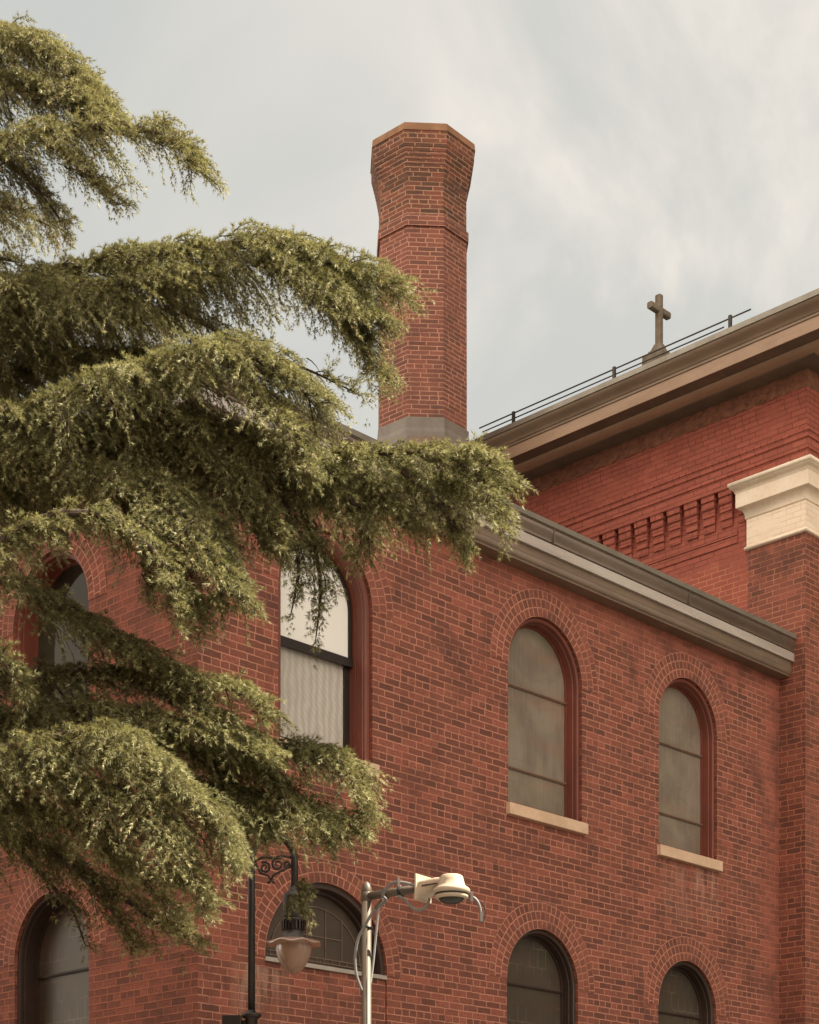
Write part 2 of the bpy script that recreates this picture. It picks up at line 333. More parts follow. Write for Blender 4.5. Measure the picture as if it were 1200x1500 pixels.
wb = MB()
flat_poly(wb, PA, [(TC, -.3), (TE + .05, -.3), (TE + .05, ZTOP), (TC, ZTOP)], [arch_outline(*o) for o in A_OPEN.values()])
wall = wb.build('wall', M['brick'], annex)
rv = MB()
for o in A_OPEN.values(): sweep_open(rv, PA, lambda i, o=o: arch_outline(*o), [(0, 0), (0, .45)])
for o in B_OPEN.values(): sweep_open(rv, PB, lambda i, o=o: arch_outline(*o), [(0, 0), (0, .45)])
rv.build('reveal', M['side'], annex)
wb = MB()
flat_poly(wb, PB, [(0, -.3), (7, -.3), (7, ZTOP), (0, ZTOP)], [arch_outline(*o) for o in B_OPEN.values()])
wb.build('wall', M['side'], annex)
wb = MB(); wb.box((TC + .46, 6.9, -.3), (TE, 7.0, ZTOP)); wb.box((TC + .5, .5, -.3), (TE, .55, ZTOP - .02)); wb.box((TC + .5, .56, -.3), (TC + .55, 6.89, ZTOP - .02))
wb.build('wall', M['darkwood'], annex)

def arch_ring(P, o, rows, name='arch'):
    a0, a1, zb, zs = o; r0 = (a1 - a0) / 2; c = (a0 + a1) / 2; n = 40; hh = .0935; mb = MB(); pr = -.004
    for k in range(n):
        th0, th1 = math.pi * k / n, math.pi * (k + 1) / n
        for j in range(rows):
            ra, rb = r0 + j * hh, r0 + (j + 1) * hh; rm = (ra + rb) / 2
            f = lambda r, th: P(c - r * math.cos(th), zs + r * math.sin(th), pr)
            mb.face([f(ra, th0), f(ra, th1), f(rb, th1), f(rb, th0)], [(rm * th0, j * hh), (rm * th1, j * hh), (rm * th1, (j + 1) * hh), (rm * th0, (j + 1) * hh)])
        re = r0 + rows * hh
        f = lambda th, d: P(c - re * math.cos(th), zs + re * math.sin(th), d)
        mb.face([f(th0, pr), f(th1, pr), f(th1, .01), f(th0, .01)])
    return mb.build(name, M['arch'], annex)
for k, o in A_OPEN.items(): arch_ring(PA, o, 2 if k == 'lun' else 3)
for o in B_OPEN.values(): arch_ring(PB, o, 3)

def sill(P, o, h=.12, l=.03, r=.045):
    a0, a1, zb, zs = o; mb = MB(); z0, z1 = zb - h, zb
    q = [P(a0 - l, z0, -.055), P(a1 + r, z0, -.055), P(a1 + r, z1, -.055), P(a0 - l, z1, -.055)]
    w = [P(a0 - l, z0, .16), P(a1 + r, z0, .16), P(a1 + r, z1 + .02, .16), P(a0 - l, z1 + .02, .16)]
    for f in ((q[0], q[1], q[2], q[3]), (q[3], q[2], w[2], w[3]), (q[0], w[0], w[1], q[1]), (q[0], q[3], w[3], w[0]), (q[1], w[1], w[2], q[2]), (w[0], w[3], w[2], w[1])): mb.face(f)
    return mb.build('window_sill', M['sill'], annex, bevel=.006)

def window(P, o, kind, bars=(), frame='redwood', pane='pane_milky', depth=.185):
    """frame mesh is the window; panes and bars are its sub-parts"""
    fn = lambda i: arch_outline(*o, ins=i)
    f = MB()
    sweep_open(f, P, fn, [(0, .04), (.012, .032), (.03, .030), (.043, .038), (.046, .055), (.046, .085), (.055, .09), (.058, depth - .02), (.075, depth - .02), (.078, depth + .02)])
    a0, a1, zb, zs = o; m = .078
    e = [P(a0 + .0, zb + .045, .05), P(a1, zb + .045, .05), P(a1, zb + .062, depth - .01), P(a0, zb + .062, depth - .01)]
    f.face(e); f.face([P(a0, zb, .05), P(a1, zb, .05), e[1], e[0]])
    win = f.build('window', M[frame], annex)
    mb = MB(); out = arch_outline(*o, ins=.06, bot=.05); flat_poly(mb, lambda a, z, d: P(a, z, depth), out)
    mb.build('pane', M[pane], win)
    for zbar in bars:
        b = MB(); r = (a1 - a0) / 2 - .062; c = (a0 + a1) / 2
        x = r if zbar < zs else math.sqrt(max(.01, r * r - (zbar - zs) ** 2))
        for (dz, dd, hh) in ((0, .018, .03), (.012, .028, .008)):
            q = [P(c - x, zbar - hh / 2, depth - dd), P(c + x, zbar - hh / 2, depth - dd), P(c + x, zbar + hh / 2, depth - dd), P(c - x, zbar + hh / 2, depth - dd)]
            w_ = [p + (P(0, 0, .03) - P(0, 0, 0)) for p in q]
            b.face(q); b.face([q[3], q[2], w_[2], w_[3]]); b.face([q[0], w_[0], w_[1], q[1]])
        b.build('sash_bar', M['greybar' if frame == 'redwood' else 'darkwood'], win)
    return win
window(PA, A_OPEN['w2'], 'a', bars=(7.72, 6.85)); sill(PA, A_OPEN['w2'])
window(PA, A_OPEN['w3'], 'a', bars=(7.66, 6.85)); sill(PA, A_OPEN['w3'])
window(PA, A_OPEN['w4'], 'a', bars=(4.58, 3.55), frame='darkwood', pane='pane_dim'); sill(PA, A_OPEN['w4'])
window(PA, A_OPEN['w5'], 'a', bars=(4.55, 3.55), frame='darkwood', pane='pane_dim'); sill(PA, A_OPEN['w5'])
window(PB, B_OPEN['b1'], 'b', bars=(7.0,), frame='redwood', pane='pane_green', depth=.24); sill(PB, B_OPEN['b1'])
window(PB, B_OPEN['b2'], 'b', bars=(4.46, 3.5), frame='darkwood', pane='pane_dim', depth=.24); sill(PB, B_OPEN['b2'])

# sash window with bronze rails (left upper one on the street wall)
o = A_OPEN['w1']; a0, a1, zb, zs = o
f = MB(); fn = lambda i: arch_outline(*o, ins=i)
sweep_open(f, PA, fn, [(0, .035), (.02, .028), (.05, .028), (.065, .04), (.068, .06), (.075, .065), (.075, .15), (.088, .15), (.088, .20), (.095, .20), (.095, .26)])
f.face([PA(a0, zb + .04, .05), PA(a1, zb + .04, .05), PA(a1, zb + .05, .2), PA(a0, zb + .05, .2)]); f.face([PA(a0, zb, .05), PA(a1, zb, .05), PA(a1, zb + .04, .05), PA(a0, zb + .04, .05)])
w1 = f.build('window', M['redwood'], annex)
ZM = 7.40
s1 = MB(); sweep_open(s1, PA, lambda i: [p for p in arch_outline(a0, a1, ZM, zs, ins=i)], [(.092, .185), (.135, .185), (.135, .215)])
s1.box((a0 + .09, .175, ZM - .05), (a1 - .09, .215, ZM + .03)); s1.build('sash_frame', M['bronze'], w1)
s2 = MB()
for (xa, xb) in ((a0 + .095, a0 + .16), (a1 - .16, a1 - .095)): s2.box((xa, .222, zb + .05), (xb, .255, ZM - .052))
s2.box((a0 + .16, .222, zb + .05), (a1 - .16, .255, zb + .12)); s2.build('sash_frame', M['bronze'], w1)
p1 = MB(); flat_poly(p1, lambda a, z, d: PA(a, z, .2), arch_outline(a0, a1, ZM, zs, ins=.12)); p1.build('pane', M['pane_white'], w1)
p2 = MB(); p2.face([PA(a0 + .15, zb + .1, .24), PA(a1 - .15, zb + .1, .24), PA(a1 - .15, ZM - .03, .24), PA(a0 + .15, ZM - .03, .24)]); p2.build('pane', M['pane_screen'], w1)
sill(PA, o)

# lunette over a bricked-up opening
o = A_OPEN['lun']; a0, a1, zb, zs = o; ZL = 4.40
mb = MB(); mb.face([PA(a0, zb, .022), PA(a1, zb, .022), PA(a1, ZL - .03, .022), PA(a0, ZL - .03, .022)]); mb.build('brick_infill', M['brick'], annex)
ol = (a0, a1, ZL, zs)
f = MB(); sweep_open(f, PA, lambda i: arch_outline(*ol, ins=i), [(0, .03), (.05, .03), (.055, .05), (.055, .12), (.08, .12), (.085, .20)])
lw = f.build('window', M['darkwood'], annex)
mb = MB(); flat_poly(mb, lambda a, z, d: PA(a, z, .17), arch_outline(*ol, ins=.07)); mb.build('pane', M['pane_lunette'], lw)
mb = MB(); c = (a0 + a1) / 2; r = (a1 - a0) / 2 - .2
Z0 = ZL + .02
def came(p, q, w=.005): mb.tube([PA(*p, .163), PA(*q, .163)], w, 4, smooth=False)
pts = [(c + r * math.cos(math.pi * k / 16), zs + .06 + (r - .06) * math.sin(math.pi * k / 16)) for k in range(17)]
for p, q in zip(pts, pts[1:]): came(p, q)
came((c - r - .08, zs + .06), (c + r + .08, zs + .06)); came((c - r - .08, zs + .10), (c + r + .08, zs + .10))
for k in range(-5, 6): came((c + k * .1, zs + .06), (c + k * .1, zs + .10))
for x in (-.33, -.12, .12, .33): came((c + x, zs + .10), (c + x, zs + .06 + (r - .06) * math.sqrt(1 - (x / r) ** 2)))
came((c - .33, zs + .3), (c + .33, zs + .3))
mb.build('came_line', mat_plain('pinkish_leaded_line', (.22, .14, .10), (.17, .11, .08), .6, 0, 6, .05), lw)
mb = MB(); mb.box((a0 + .004, -.006, ZL - .028), (a1 - .004, .19, ZL + .01)); mb.build('window_sill', M['strip'], annex)

# annex cornice (mitred at the corner), gutter and roof
def sweep_L(prof, tc, sc, send, tend, mat, name, parent, smooth=(), start=None):
    mb = MB(); acc = 0
    for k, ((p0, z0), (p1, z1)) in enumerate(zip(prof, prof[1:])):
        ln = math.hypot(p1 - p0, z1 - z0)
        path = lambda p, z: [Vector((tc - p, send, z)), Vector((tc - p, sc - p, z)), Vector((tend, sc - p, z))]
        a, b = path(p0, z0), path(p1, z1)
        for i in range(2):
            q = [a[i], a[i + 1], b[i + 1], b[i]]
            if i == 0: uvs = [(x.y, x.z + (0 if abs(z1 - z0) > 1e-4 else x.x)) for x in q]
            else: uvs = [(x.x, x.z + (0 if abs(z1 - z0) > 1e-4 else x.y)) for x in q]
            mb.face(q, uvs, smooth=k in smooth)
    return mb.build(name, mat, parent)
CA = dict(tc=TC, sc=0.0, send=7.0, tend=TE - .004)
CAS = dict(tc=TC, sc=0.0, send=7.0, tend=TE - .004)
sweep_L([(-.02, 8.868), (.150, 8.868), (.152, 8.885), (.158, 8.888)] + [(.158 + .022 * math.sin(math.pi / 2 * k / 5), 8.89 + .065 * (1 - math.cos(math.pi / 2 * k / 5))) for k in range(6)] + [(.182, 8.958), (.182, 9.03), (.187, 9.036)], mat=M['cornice'], name='cornice_bed_mould', parent=annex, smooth=range(4, 9), **CA)
sweep_L([(.18, 9.037), (.215, 9.038), (.215, 9.142)], mat=M['fascia'], name='cornice_fascia', parent=annex, **CA)
ogee = [(.198, 9.143), (.20, 9.152), (.213, 9.154), (.213, 9.166)] + [(.212 + .026 * (0.5 - 0.5 * math.cos(math.pi * k / 8)) + .006 * math.sin(math.pi * k / 8), 9.168 + .125 * k / 8) for k in range(9)] + [(.243, 9.293), (.243, 9.305)]
cn = sweep_L(ogee, mat=M['gutter'], name='gutter', parent=annex, smooth=range(4, 12), **CA)
sweep_L([(.225, 9.305), (.252, 9.307), (.252, 9.362), (.1, 9.385)], mat=M['drip'], name='roof_edge', parent=annex, **CA)
rf = MB(); rf.face([(TC - .12, -.12, 9.38), (TE - .01, -.12, 9.38), (TE - .01, 7, 9.38), (TC - .12, 7, 9.38)])
roof = rf.build('roof', M['roof'], annex)
for tt in (-1.1, 1.9, 4.3):
    jb = MB(); jb.box((tt, -.248, 9.16), (tt + .012, -.2, 9.30)); jb.build('seam_clip', M['soffit'], annex)
fl = MB(); fl.face([(TE - .01, -.245, 9.345), (TE - .01, -.05, 9.46), (TE - .10, -.05, 9.42), (TE - .22, -.24, 9.36)]); fl.face([(TE - .008, -.245, 9.345), (TE - .008, -.05, 9.345), (TE - .008, -.05, 9.46)]); fl.build('flashing', M['cream'], annex)

# ------------------------------------------------------------------ chimney (stands on the annex roof)
inv = Matrix.Translation(ORG) @ Matrix.Rotation(ANG, 4, 'Z'); inv = inv.inverted()
CK = 24.0 / 19.5; cc = inv @ Vector((.140 * CK, 24.0, 0))
ROT = ANG - 0                                     # local frame is turned by ANG, undo it so that one flat faces the street corner
def oct_ring(r, z, da=3.5):
    r, z = r * CK, CAMZ + (z - CAMZ) * CK
    return [cc + Vector((r * math.cos(R(-90 + 22.5 + 45 * k + da) - ROT), r * math.sin(R(-90 + 22.5 + 45 * k + da) - ROT), z)) for k in range(8)]
def oct_stack(prof, name, mat, parent, top=False):
    mb = MB(); rings = [(oct_ring(r, z), r) for r, z in prof]; acc = prof[0][1]
    for (a, ra), (b, rb) in zip(rings, rings[1:]):
        ln = max((a[0] - b[0]).length, 1e-4)
        side = .7654 * max(ra, rb)
        for k in range(8):
            u0 = k * side; 
            q = [a[k], a[(k + 1) % 8], b[(k + 1) % 8], b[k]]
            mb.face(q, [(u0, acc), (u0 + side, acc), (u0 + side, acc + ln), (u0, acc + ln)])
        acc += ln
    if top: mb.face(rings[-1][0])
    return mb.build(name, mat, parent)
chim = oct_stack([(.513, 10.70), (.510, 12.76), (.532, 12.765), (.532, 12.865), (.510, 12.885), (.508, 12.9)], 'chimney', M['chimney'], annex)
tag(chim, 'octagonal red brick chimney flaring at the top')
crown = [(.508, 12.9), (.507, 13.22)]
for k in range(1, 11):
    f_ = k / 10; rr_ = .507 + .088 * (f_ ** 1.25); zz_ = 13.22 + .41 * f_; crown += [(rr_ - .004, zz_ - .012), (rr_, zz_ - .008)]
r = .597; crown += [(r, 13.70), (r + .003, 13.74)]
oct_stack(crown, 'corbelled_crown', M['chimney_top'], chim)
oct_stack([(r - .02, 13.735), (r + .012, 13.742), (r + .004, 13.815), (r - .01, 13.83), (.3, 13.85)], 'chimney_cap', M['concrete'], chim, True)
oct_stack([(.575, 9.0), (.545, 10.55), (.535, 10.60), (.535, 10.70), (.50, 10.73)], 'chimney_flashing', M['lead'], chim)
mb = MB(); a, b = oct_ring(.552, 10.5), oct_ring(.582, 9.0)
a2, b2 = oct_ring(.552, 10.5), oct_ring(.582, 9.0)
mid = lambda p, q, f: p.lerp(q, f)
mb.face([mid(b[7], b[0], .04), mid(b[7], b[0], .94), mid(a[7], a[0], .94), mid(a[7], a[0], .06)]); mb.build('flashing_panel', M['leadbrown'], chim)

# ------------------------------------------------------------------ church
church = tag(empty('church', ORG, ANG), 'tall red brick church with deep brown cornice, cream capital and stone cross on top', 'church')
SC_ = -.35; SEND = 11.0; TEND = 17.0
CH = dict(tc=TE, sc=SC_, send=SEND, tend=TEND)
mb = MB()
mb.face([(TE, SEND, -.3), (TE, SC_, -.3), (TE, SC_, 11.47), (TE, SEND, 11.47)][::1], [(SEND, -.3), (SC_, -.3), (SC_, 11.47), (SEND, 11.47)])
mb.build('wall', M['church'], church)
mb = MB(); mb.face([(TE, SC_, -.3), (TEND, SC_, -.3), (TEND, SC_, 11.47), (TE, SC_, 11.47)]); mb.build('wall', M['church_front'], church)
sweep_L([(0, 11.425), (.105, 11.427), (.105, 11.565), (.122, 11.567), (.122, 11.695), (.138, 11.697), (.138, 11.765), (.15, 11.767), (.15, 11.80), (.08, 11.83), (.08, 12.36)], mat=M['church'], name='frieze', parent=church, **CH)
# crumbling mortar band under the cornice: an uneven strip
def rough_band():
    mb = MB(); n = 240
    prev = None
    for leg in (0, 1):
        cnt = n if leg == 0 else 60
        prev = None
        for i in range(cnt + 1):
            col = []
            for j, (p, z) in enumerate([(.081, 12.325), (.095, 12.35), (.108, 12.41), (.11, 12.47), (.11, 12.56)]):
                e = 0 if i in (0, cnt) else random.uniform(-.014, .014)
                zz = z + (random.uniform(-.03, .03) if 0 < j < 4 and i not in (0, cnt) else 0)
                if leg == 0: q = Vector((TE - p - e, SEND + (SC_ - p - SEND) * i / cnt, zz))
                else: q = Vector((TE - p + (TEND - TE + p) * i / cnt, SC_ - p - e, zz))
                col.append(q)
            if prev:
                for j in range(4): mb.face([prev[j], col[j], col[j + 1], prev[j + 1]], smooth=False)
            prev = col
    return mb.build('mortar_band', M['rough'], church)
rough_band()
sweep_L([(.09, 12.532), (.34, 12.534), (.352, 12.545)], mat=M['soffit'], name='cornice_bed', parent=church, **CH)
sweep_L([(.352, 12.546)] + [(.36 + .13 * math.sin(math.pi / 2 * k / 6), 12.548 + .055 * (1 - math.cos(math.pi / 2 * k / 6))) for k in range(7)], mat=M['church_cornice_fascia'], name='cornice_cove', parent=church, smooth=range(1, 7), **CH)
sweep_L([(.49, 12.606), (.70, 12.606)], mat=M['soffit'], name='cornice_soffit', parent=church, **CH)
sweep_L([(.695, 12.598), (.708, 12.598), (.708, 12.752)], mat=M['church_cornice_fascia'], name='cornice_fascia', parent=church, **CH)
cy = [(.71, 12.754), (.722, 12.755), (.722, 12.785)] + [(.73 + .085 * (0.5 - .5 * math.cos(math.pi * k / 8)), 12.787 + .135 * k / 8) for k in range(9)]
sweep_L(cy, mat=M['church_cornice'], name='cornice_cyma', parent=church, smooth=range(3, 11), **CH)
sweep_L([(.818, 12.924), (.83, 12.925), (.83, 12.992), (.5, 13.03), (.1, 13.05)], mat=M['drip'], name='cornice_roof_edge', parent=church, **CH)
rf = MB(); rf.face([(TE - .3, SC_ - .3, 13.045), (TEND, SC_ - .3, 13.045), (TEND, SEND, 13.045), (TE - .3, SEND, 13.045)]); rf.build('roof', M['roof'], church)
wb = MB(); wb.face([(TEND, SC_, -.3), (TEND, SEND, -.3), (TEND, SEND, 13.0), (TEND, SC_, 13.0)]); wb.face([(TE, SEND, -.3), (TE, SEND, 13.0), (TEND, SEND, 13.0), (TEND, SEND, -.3)]); wb.build('wall', M['church_front'], church)
# corbel table: stepped brick brackets
pitch = .2655; s0 = .36
k = 0
while s0 + k * pitch < 8.0:
    mb = MB(); b0 = s0 + k * pitch
    for j in range(5):
        z0 = 10.965 + j * .0925; w0 = .20
        jig = random.uniform(-.004, .004)
        mb.box((TE - .022 - .0175 * j + jig, b0 + .030 + .008 * (4 - j), z0 + .018), (TE + .02, b0 + .030 + w0, z0 + .0925))
        mb.box((TE - .003 - .0175 * j, b0 + .034 + .008 * (4 - j), z0), (TE + .02, b0 + .026 + w0, z0 + .018))
    mb.build('corbel', M['church'], church); k += 1
for (z0, z1) in ((10.845, 10.925), (10.745, 10.83)):
    mb = MB(); mb.face([(TE - .014, 9, z0), (TE - .014, .62, z0), (TE - .014, .62, z1), (TE - .014, 9, z1)]); mb.face([(TE, 9, z0), (TE, .62, z0), (TE - .014, .62, z0), (TE - .014, 9, z0)]); mb.face([(TE - .014, .62, z0), (TE, .62, z0), (TE, .62, z1), (TE - .014, .62, z1)])
    mb.build('string_course', M['church'], church)
# pilaster and its cream capital
PS = .43
def sweep_U(prof, mat, name, parent, tend=8.0, smooth=()):
    mb = MB()
    for k, ((p0, z0), (p1, z1)) in enumerate(zip(prof, prof[1:])):
        path = lambda p, z: [Vector((TE, PS + p, z)), Vector((TE - p, PS + p, z)), Vector((TE - p, SC_ - p, z)), Vector((tend, SC_ - p, z))]
        a, b = path(p0, z0), path(p1, z1)
        for i in range(3): mb.face([a[i], a[i + 1], b[i + 1], b[i]], smooth=k in smooth)
    return mb.build(name, mat, parent)
sweep_U([(.022, -.3), (.022, 10.6)], M['church'] if False else M['church_front'], 'pilaster', church)
cap = sweep_U([(.02, 10.59), (.05, 10.592), (.062, 10.605), (.062, 10.62), (.045, 10.64), (.036, 10.645)], M['cream'], 'capital', church, smooth=(1, 2, 3))
sweep_U([(.036, 10.64), (.036, 10.985)], M['cream_brick'], 'capital_block', cap)
sweep_U([(.036, 10.98), (.05, 10.985)] + [(.05 + .075 * (1 - math.cos(math.pi / 2 * k / 6)), 10.99 + .125 * math.sin(math.pi / 2 * k / 6)) for k in range(7)] + [(.135, 11.12), (.135, 11.30), (.14, 11.30)]
        , M['cream'], 'capital_cove', cap, smooth=range(1, 8))
sweep_U([(.14, 11.30), (.145, 11.31)] + [(.148 + .045 * (.5 - .5 * math.cos(math.pi * k / 6)), 11.315 + .06 * k / 6) for k in range(7)] + [(.205, 11.38), (.21, 11.40), (.205, 11.425), (0, 11.45)], M['cream'], 'capital_abacus', cap, smooth=range(1, 11))
# snow rail on the roof edge
mb = MB(); pr = .72; T0 = TE - pr
RS = [(.12, 4.5)]
mb.tube([(T0, 4.37, 13.185), (T0, -.05, 13.165)], .010, 6); rail = mb.build('snow_rail', M['rail'], church)
mb = MB(); mb.tube([(T0 + .02, 4.33, 13.125), (T0 + .02, .35, 13.105)], .009, 6); mb.build('rail_pipe', M['rail'], rail)
for s_ in (3.75, 2.03, .25):
    mb = MB(); mb.box((T0 - .010, s_ - .02, 12.99), (T0 + .020, s_ + .02, 13.205)); mb.build('rail_post', M['rail'], rail)
# stone cross
tcx, scx = 6.25, 1.62
mb = MB(); w = .043
def cham(mb, a, b, ax, w, c):
    """octagonal bar from a to b"""
    a, b = Vector(a), Vector(b); d = (b - a).normalized(); e = [Vector((1,0,0)), Vector((0,1,0)), Vector((0,0,1))]; e.pop(ax); p, q = e
    pr = [(w, w - c), (w - c, w), (-(w - c), w), (-w, w - c), (-w, -(w - c)), (-(w - c), -w), (w - c, -w), (w, -(w - c))]
    A_ = [a + p * x + q * y for x, y in pr]; B_ = [b + p * x + q * y for x, y in pr]
    for k in range(8): mb.face([A_[k], A_[(k+1) % 8], B_[(k+1) % 8], B_[k]])
    mb.face(A_[::-1]); mb.face(B_)
cham(mb, (tcx, scx, 13.45), (tcx, scx, 14.13), 2, w, .014)
cham(mb, (tcx - .205, scx, 13.935), (tcx - w - .001, scx, 13.935), 0, w, .014); cham(mb, (tcx + w + .001, scx, 13.935), (tcx + .205, scx, 13.935), 0, w, .014)
cross = mb.build('cross', M['stone'], church, bevel=.008)
mb = MB()
for (r0, za, r1, zb_) in ((.17, 13.0, .155, 13.33), (.115, 13.33, .10, 13.40), (.085, 13.40, .046, 13.50)):
    ra = [Vector((tcx + x * r0, scx + y * r0, za)) for x, y in ((-1,-1),(1,-1),(1,1),(-1,1))]; rb = [Vector((tcx + x * r1, scx + y * r1, zb_)) for x, y in ((-1,-1),(1,-1),(1,1),(-1,1))]
    for k in range(4): mb.face([ra[k], ra[(k+1) % 4], rb[(k+1) % 4], rb[k]])
    mb.face(rb)
mb.build('pedestal', M['stone'], cross, bevel=.006)

# ------------------------------------------------------------------ unseen block added to shade the walls (right of frame; mirrors in their glass)
off = tag(empty('added_shade_block', (31, 12.6, 0)), 'added tall tan block with rows of windows, out of view, shading the walls', 'building')
mb = MB(); mb.box((0, 0, -.3), (10, 40, 63)); mb.build('wall', mat_plain('tan_render', (.30, .235, .17), (.25, .19, .14), .85, 0, .6, .1), off)
for fl_ in range(15):
    for cidx in range(9):
        y0 = 1.4 + cidx * 4.3; z0 = 4.5 + fl_ * 3.8
        mb = MB(); mb.box((-.06, y0, z0), (.05, y0 + 2.4, z0 + 2.1)); mb.build('window', M['pane_green'], off)
mb = MB(); mb.box((-.35, -.35, 62.4), (10.3, 40.3, 63.2)); mb.build('cornice', M['church_cornice'], off)

for nm, lb, loc, sz in (('added_left_block', 'added dark brick block left of the conifer, out of view, shading the side wall', (-23, -24, 0), (12.5, 36, 18.5)),
                        ('added_rear_block', 'added brown stone block behind the viewer, out of view, dimming the lower walls', (-12, -34, 0), (36, 12, 15))):
    nb = tag(empty(nm, loc), lb, 'building')  # unseen blocks added to cut the skylight on the lower walls
    mb = MB(); mb.box((0, 0, -.3), sz); mb.build('wall', mat_plain(nm + '_front', (.16, .085, .062), (.11, .062, .047), .9, 0, .8, .15), nb)
    mb = MB(); mb.box((-.3, -.3, sz[2] - .5), (sz[0] + .3, sz[1] + .3, sz[2] + .15)); mb.build('cornice', M['church_cornice'], nb)
    for fl_ in range(4):
        for k in range(int(max(sz[0], sz[1]) / 3.2)):
            mb = MB(); z0 = 1.6 + fl_ * 3.5
            if nm == 'added_left_block': mb.box((sz[0] - .05, 1 + k * 3.2, z0), (sz[0] + .05, 2.1 + k * 3.2, z0 + 1.9))
            else: mb.box((1 + k * 3.2, sz[1] - .05, z0), (2.1 + k * 3.2, sz[1] + .05, z0 + 1.9))
            mb.build('window', M['pane_green'], nb)

# ------------------------------------------------------------------ street lamp
DL = 14.0; S = DL / F
base = at(368.5, 1500, DL); lamp = tag(empty('street_lamp', (base.x, base.y, 0)), 'dark brown street lamp with hooked arm, scrollwork and a drop shaped glass globe', 'street lamp')
def LW(px, py, dy=0.0):
    p = at(px, py, DL); return Vector((p.x - base.x, dy, p.z))
topy = 1262; rad = 31 * S
post = [LW(368.5, 1500) * 1.0]; post[0].z = 0
arc = [LW(368.5 + 31.5 - 31.5 * math.cos(math.pi * k / 14), topy - 38 * math.sin(math.pi * k / 14)) for k in range(15)]
mb = MB(); mb.tube([post[0], LW(368.5, 1480)], .033, 12); mb.tube([LW(368.5, 1480), LW(368.5, 1300)] + arc + [LW(431.5, 1312)], .0285, 12); mb.build('post', M['lampmetal'], lamp)
mb = MB()
def spiral(cx, cy, r0, turns, dirn, ph):
    pts = [];
    for k in range(40):
        f_ = k / 39; a = ph + dirn * turns * 2 * math.pi * f_; r_ = r0 * (1 - .82 * f_)
        pts.append(LW(cx + r_ * math.cos(a), cy + r_ * math.sin(a)))
    mb.tube(pts, [.0115 * (1 - .45 * k / 39) for k in range(40)], 6)
spiral(388, 1271, 8.5, 1.6, 1, -2.2); spiral(407, 1266, 9.5, 1.6, -1, -1.0); spiral(421, 1266, 6, 1.4, 1, 0)
mb.tube([LW(374, 1264), LW(382, 1279), LW(393, 1283), LW(397, 1289)], .010, 6); mb.tube([LW(397, 1289), LW(401, 1282), LW(412, 1276), LW(426, 1268)], .010, 6)
mb.tube([LW(372, 1262), LW(385, 1256), LW(400, 1257), LW(415, 1254), LW(428, 1257)], .011, 6)
mb.tube([LW(392, 1294), LW(397, 1290), LW(402, 1294)], .011, 6); mb.build('scroll_bracket', M['lampmetal'], lamp)
LX = 430; c0 = LW(LX, 1850)
def zz(py): return (HY - py) * S + CAMZ
def lathe_px(prof, name, mat, n=32, parent=lamp):
    mb = MB(); mb.lathe((c0.x, c0.y, 0), [(r_ * S, zz(y)) for r_, y in prof], n); return mb.build(name, M[mat] if isinstance(mat, str) else mat, parent)
lathe_px([(5.5, 1298), (6.5, 1303), (9, 1306), (15, 1311), (15.8, 1316), (15.8, 1345), (14, 1347)], 'lantern_housing', 'lampmetal')
mb = MB(); mb.lathe((c0.x, c0.y, 0), [(14 * S, zz(1346)), (18.5 * S, zz(1347)), (18.5 * S, zz(1350)), (14.5 * S, zz(1351)), (14.5 * S, zz(1363)), (13 * S, zz(1364))], 32)
for k in range(20):
    a = 2 * math.pi * k / 20; mb.box((14 * S, -.0055, zz(1363)), (17.5 * S, .0055, zz(1350)), Matrix.Translation((c0.x, c0.y, 0)) @ Matrix.Rotation(a, 4, 'Z'))
mb.build('ribbed_collar', M['lampmetal'], lamp)
lathe_px([(13, 1363), (13.5, 1366), (16, 1371), (20, 1377), (22, 1380)], 'shade', mat_plain('grey_lamp_shade', (.075, .062, .052), (.05, .042, .036), .45, .2, 6, .05))
t = NT('peach_lamp_glass'); uvp = t.obj(); w = t.node('ShaderNodeTexWave', wave_type='RINGS', rings_direction='Z'); t.link(uvp, w.inputs[0]); w.inputs['Scale'].default_value = 14
t.link(t.mix(t.noise(uvp, 6, 3), (.44, .26, .18), (.32, .19, .13)), t.b.inputs['Base Color']); t.b.inputs['Roughness'].default_value = .28; t.b.inputs['Transmission Weight'].default_value = .25; t.b.inputs['Subsurface Weight'].default_value = .0
M['lampglass'] = t.m
mb = MB(); n = 48
prof = [(21, 1376, 0), (28, 1377.5, .3), (35, 1380.5, 1.2), (39.5, 1382, 1.8), (39.8, 1384.5, 1.8), (34, 1385, 1.0), (27, 1385, 0)]
rings = [[Vector((c0.x + r_ * S * math.cos(2*math.pi*k/n), c0.y + r_ * S * math.sin(2*math.pi*k/n), zz(y + wv * math.sin(2*math.pi*k/n*7)))) for k in range(n)] for r_, y, wv in prof]
for a, b in zip(rings, rings[1:]):
    for k in range(n): mb.face([a[k], a[(k+1) % n], b[(k+1) % n], b[k]], smooth=True)
mb.build('globe_rim', M['lampglass'], lamp)
mb = MB(); gp = [(26, 1384), (26.2, 1390), (25.2, 1397), (22.6, 1405), (18.5, 1413), (13.5, 1420), (8, 1425), (3, 1427.5), (0.1, 1428)]
nf = 72
rings = [[Vector((c0.x + r_ * (1 + .012 * (k % 2)) * S * math.cos(2*math.pi*k/nf), c0.y + r_ * (1 + .012 * (k % 2)) * S * math.sin(2*math.pi*k/nf), zz(y))) for k in range(nf)] for r_, y in gp]
for a, b in zip(rings, rings[1:]):
    for k in range(nf): mb.face([a[k], a[(k+1) % nf], b[(k+1) % nf], b[k]], smooth=True)
mb.build('globe', M['lampglass'], lamp)
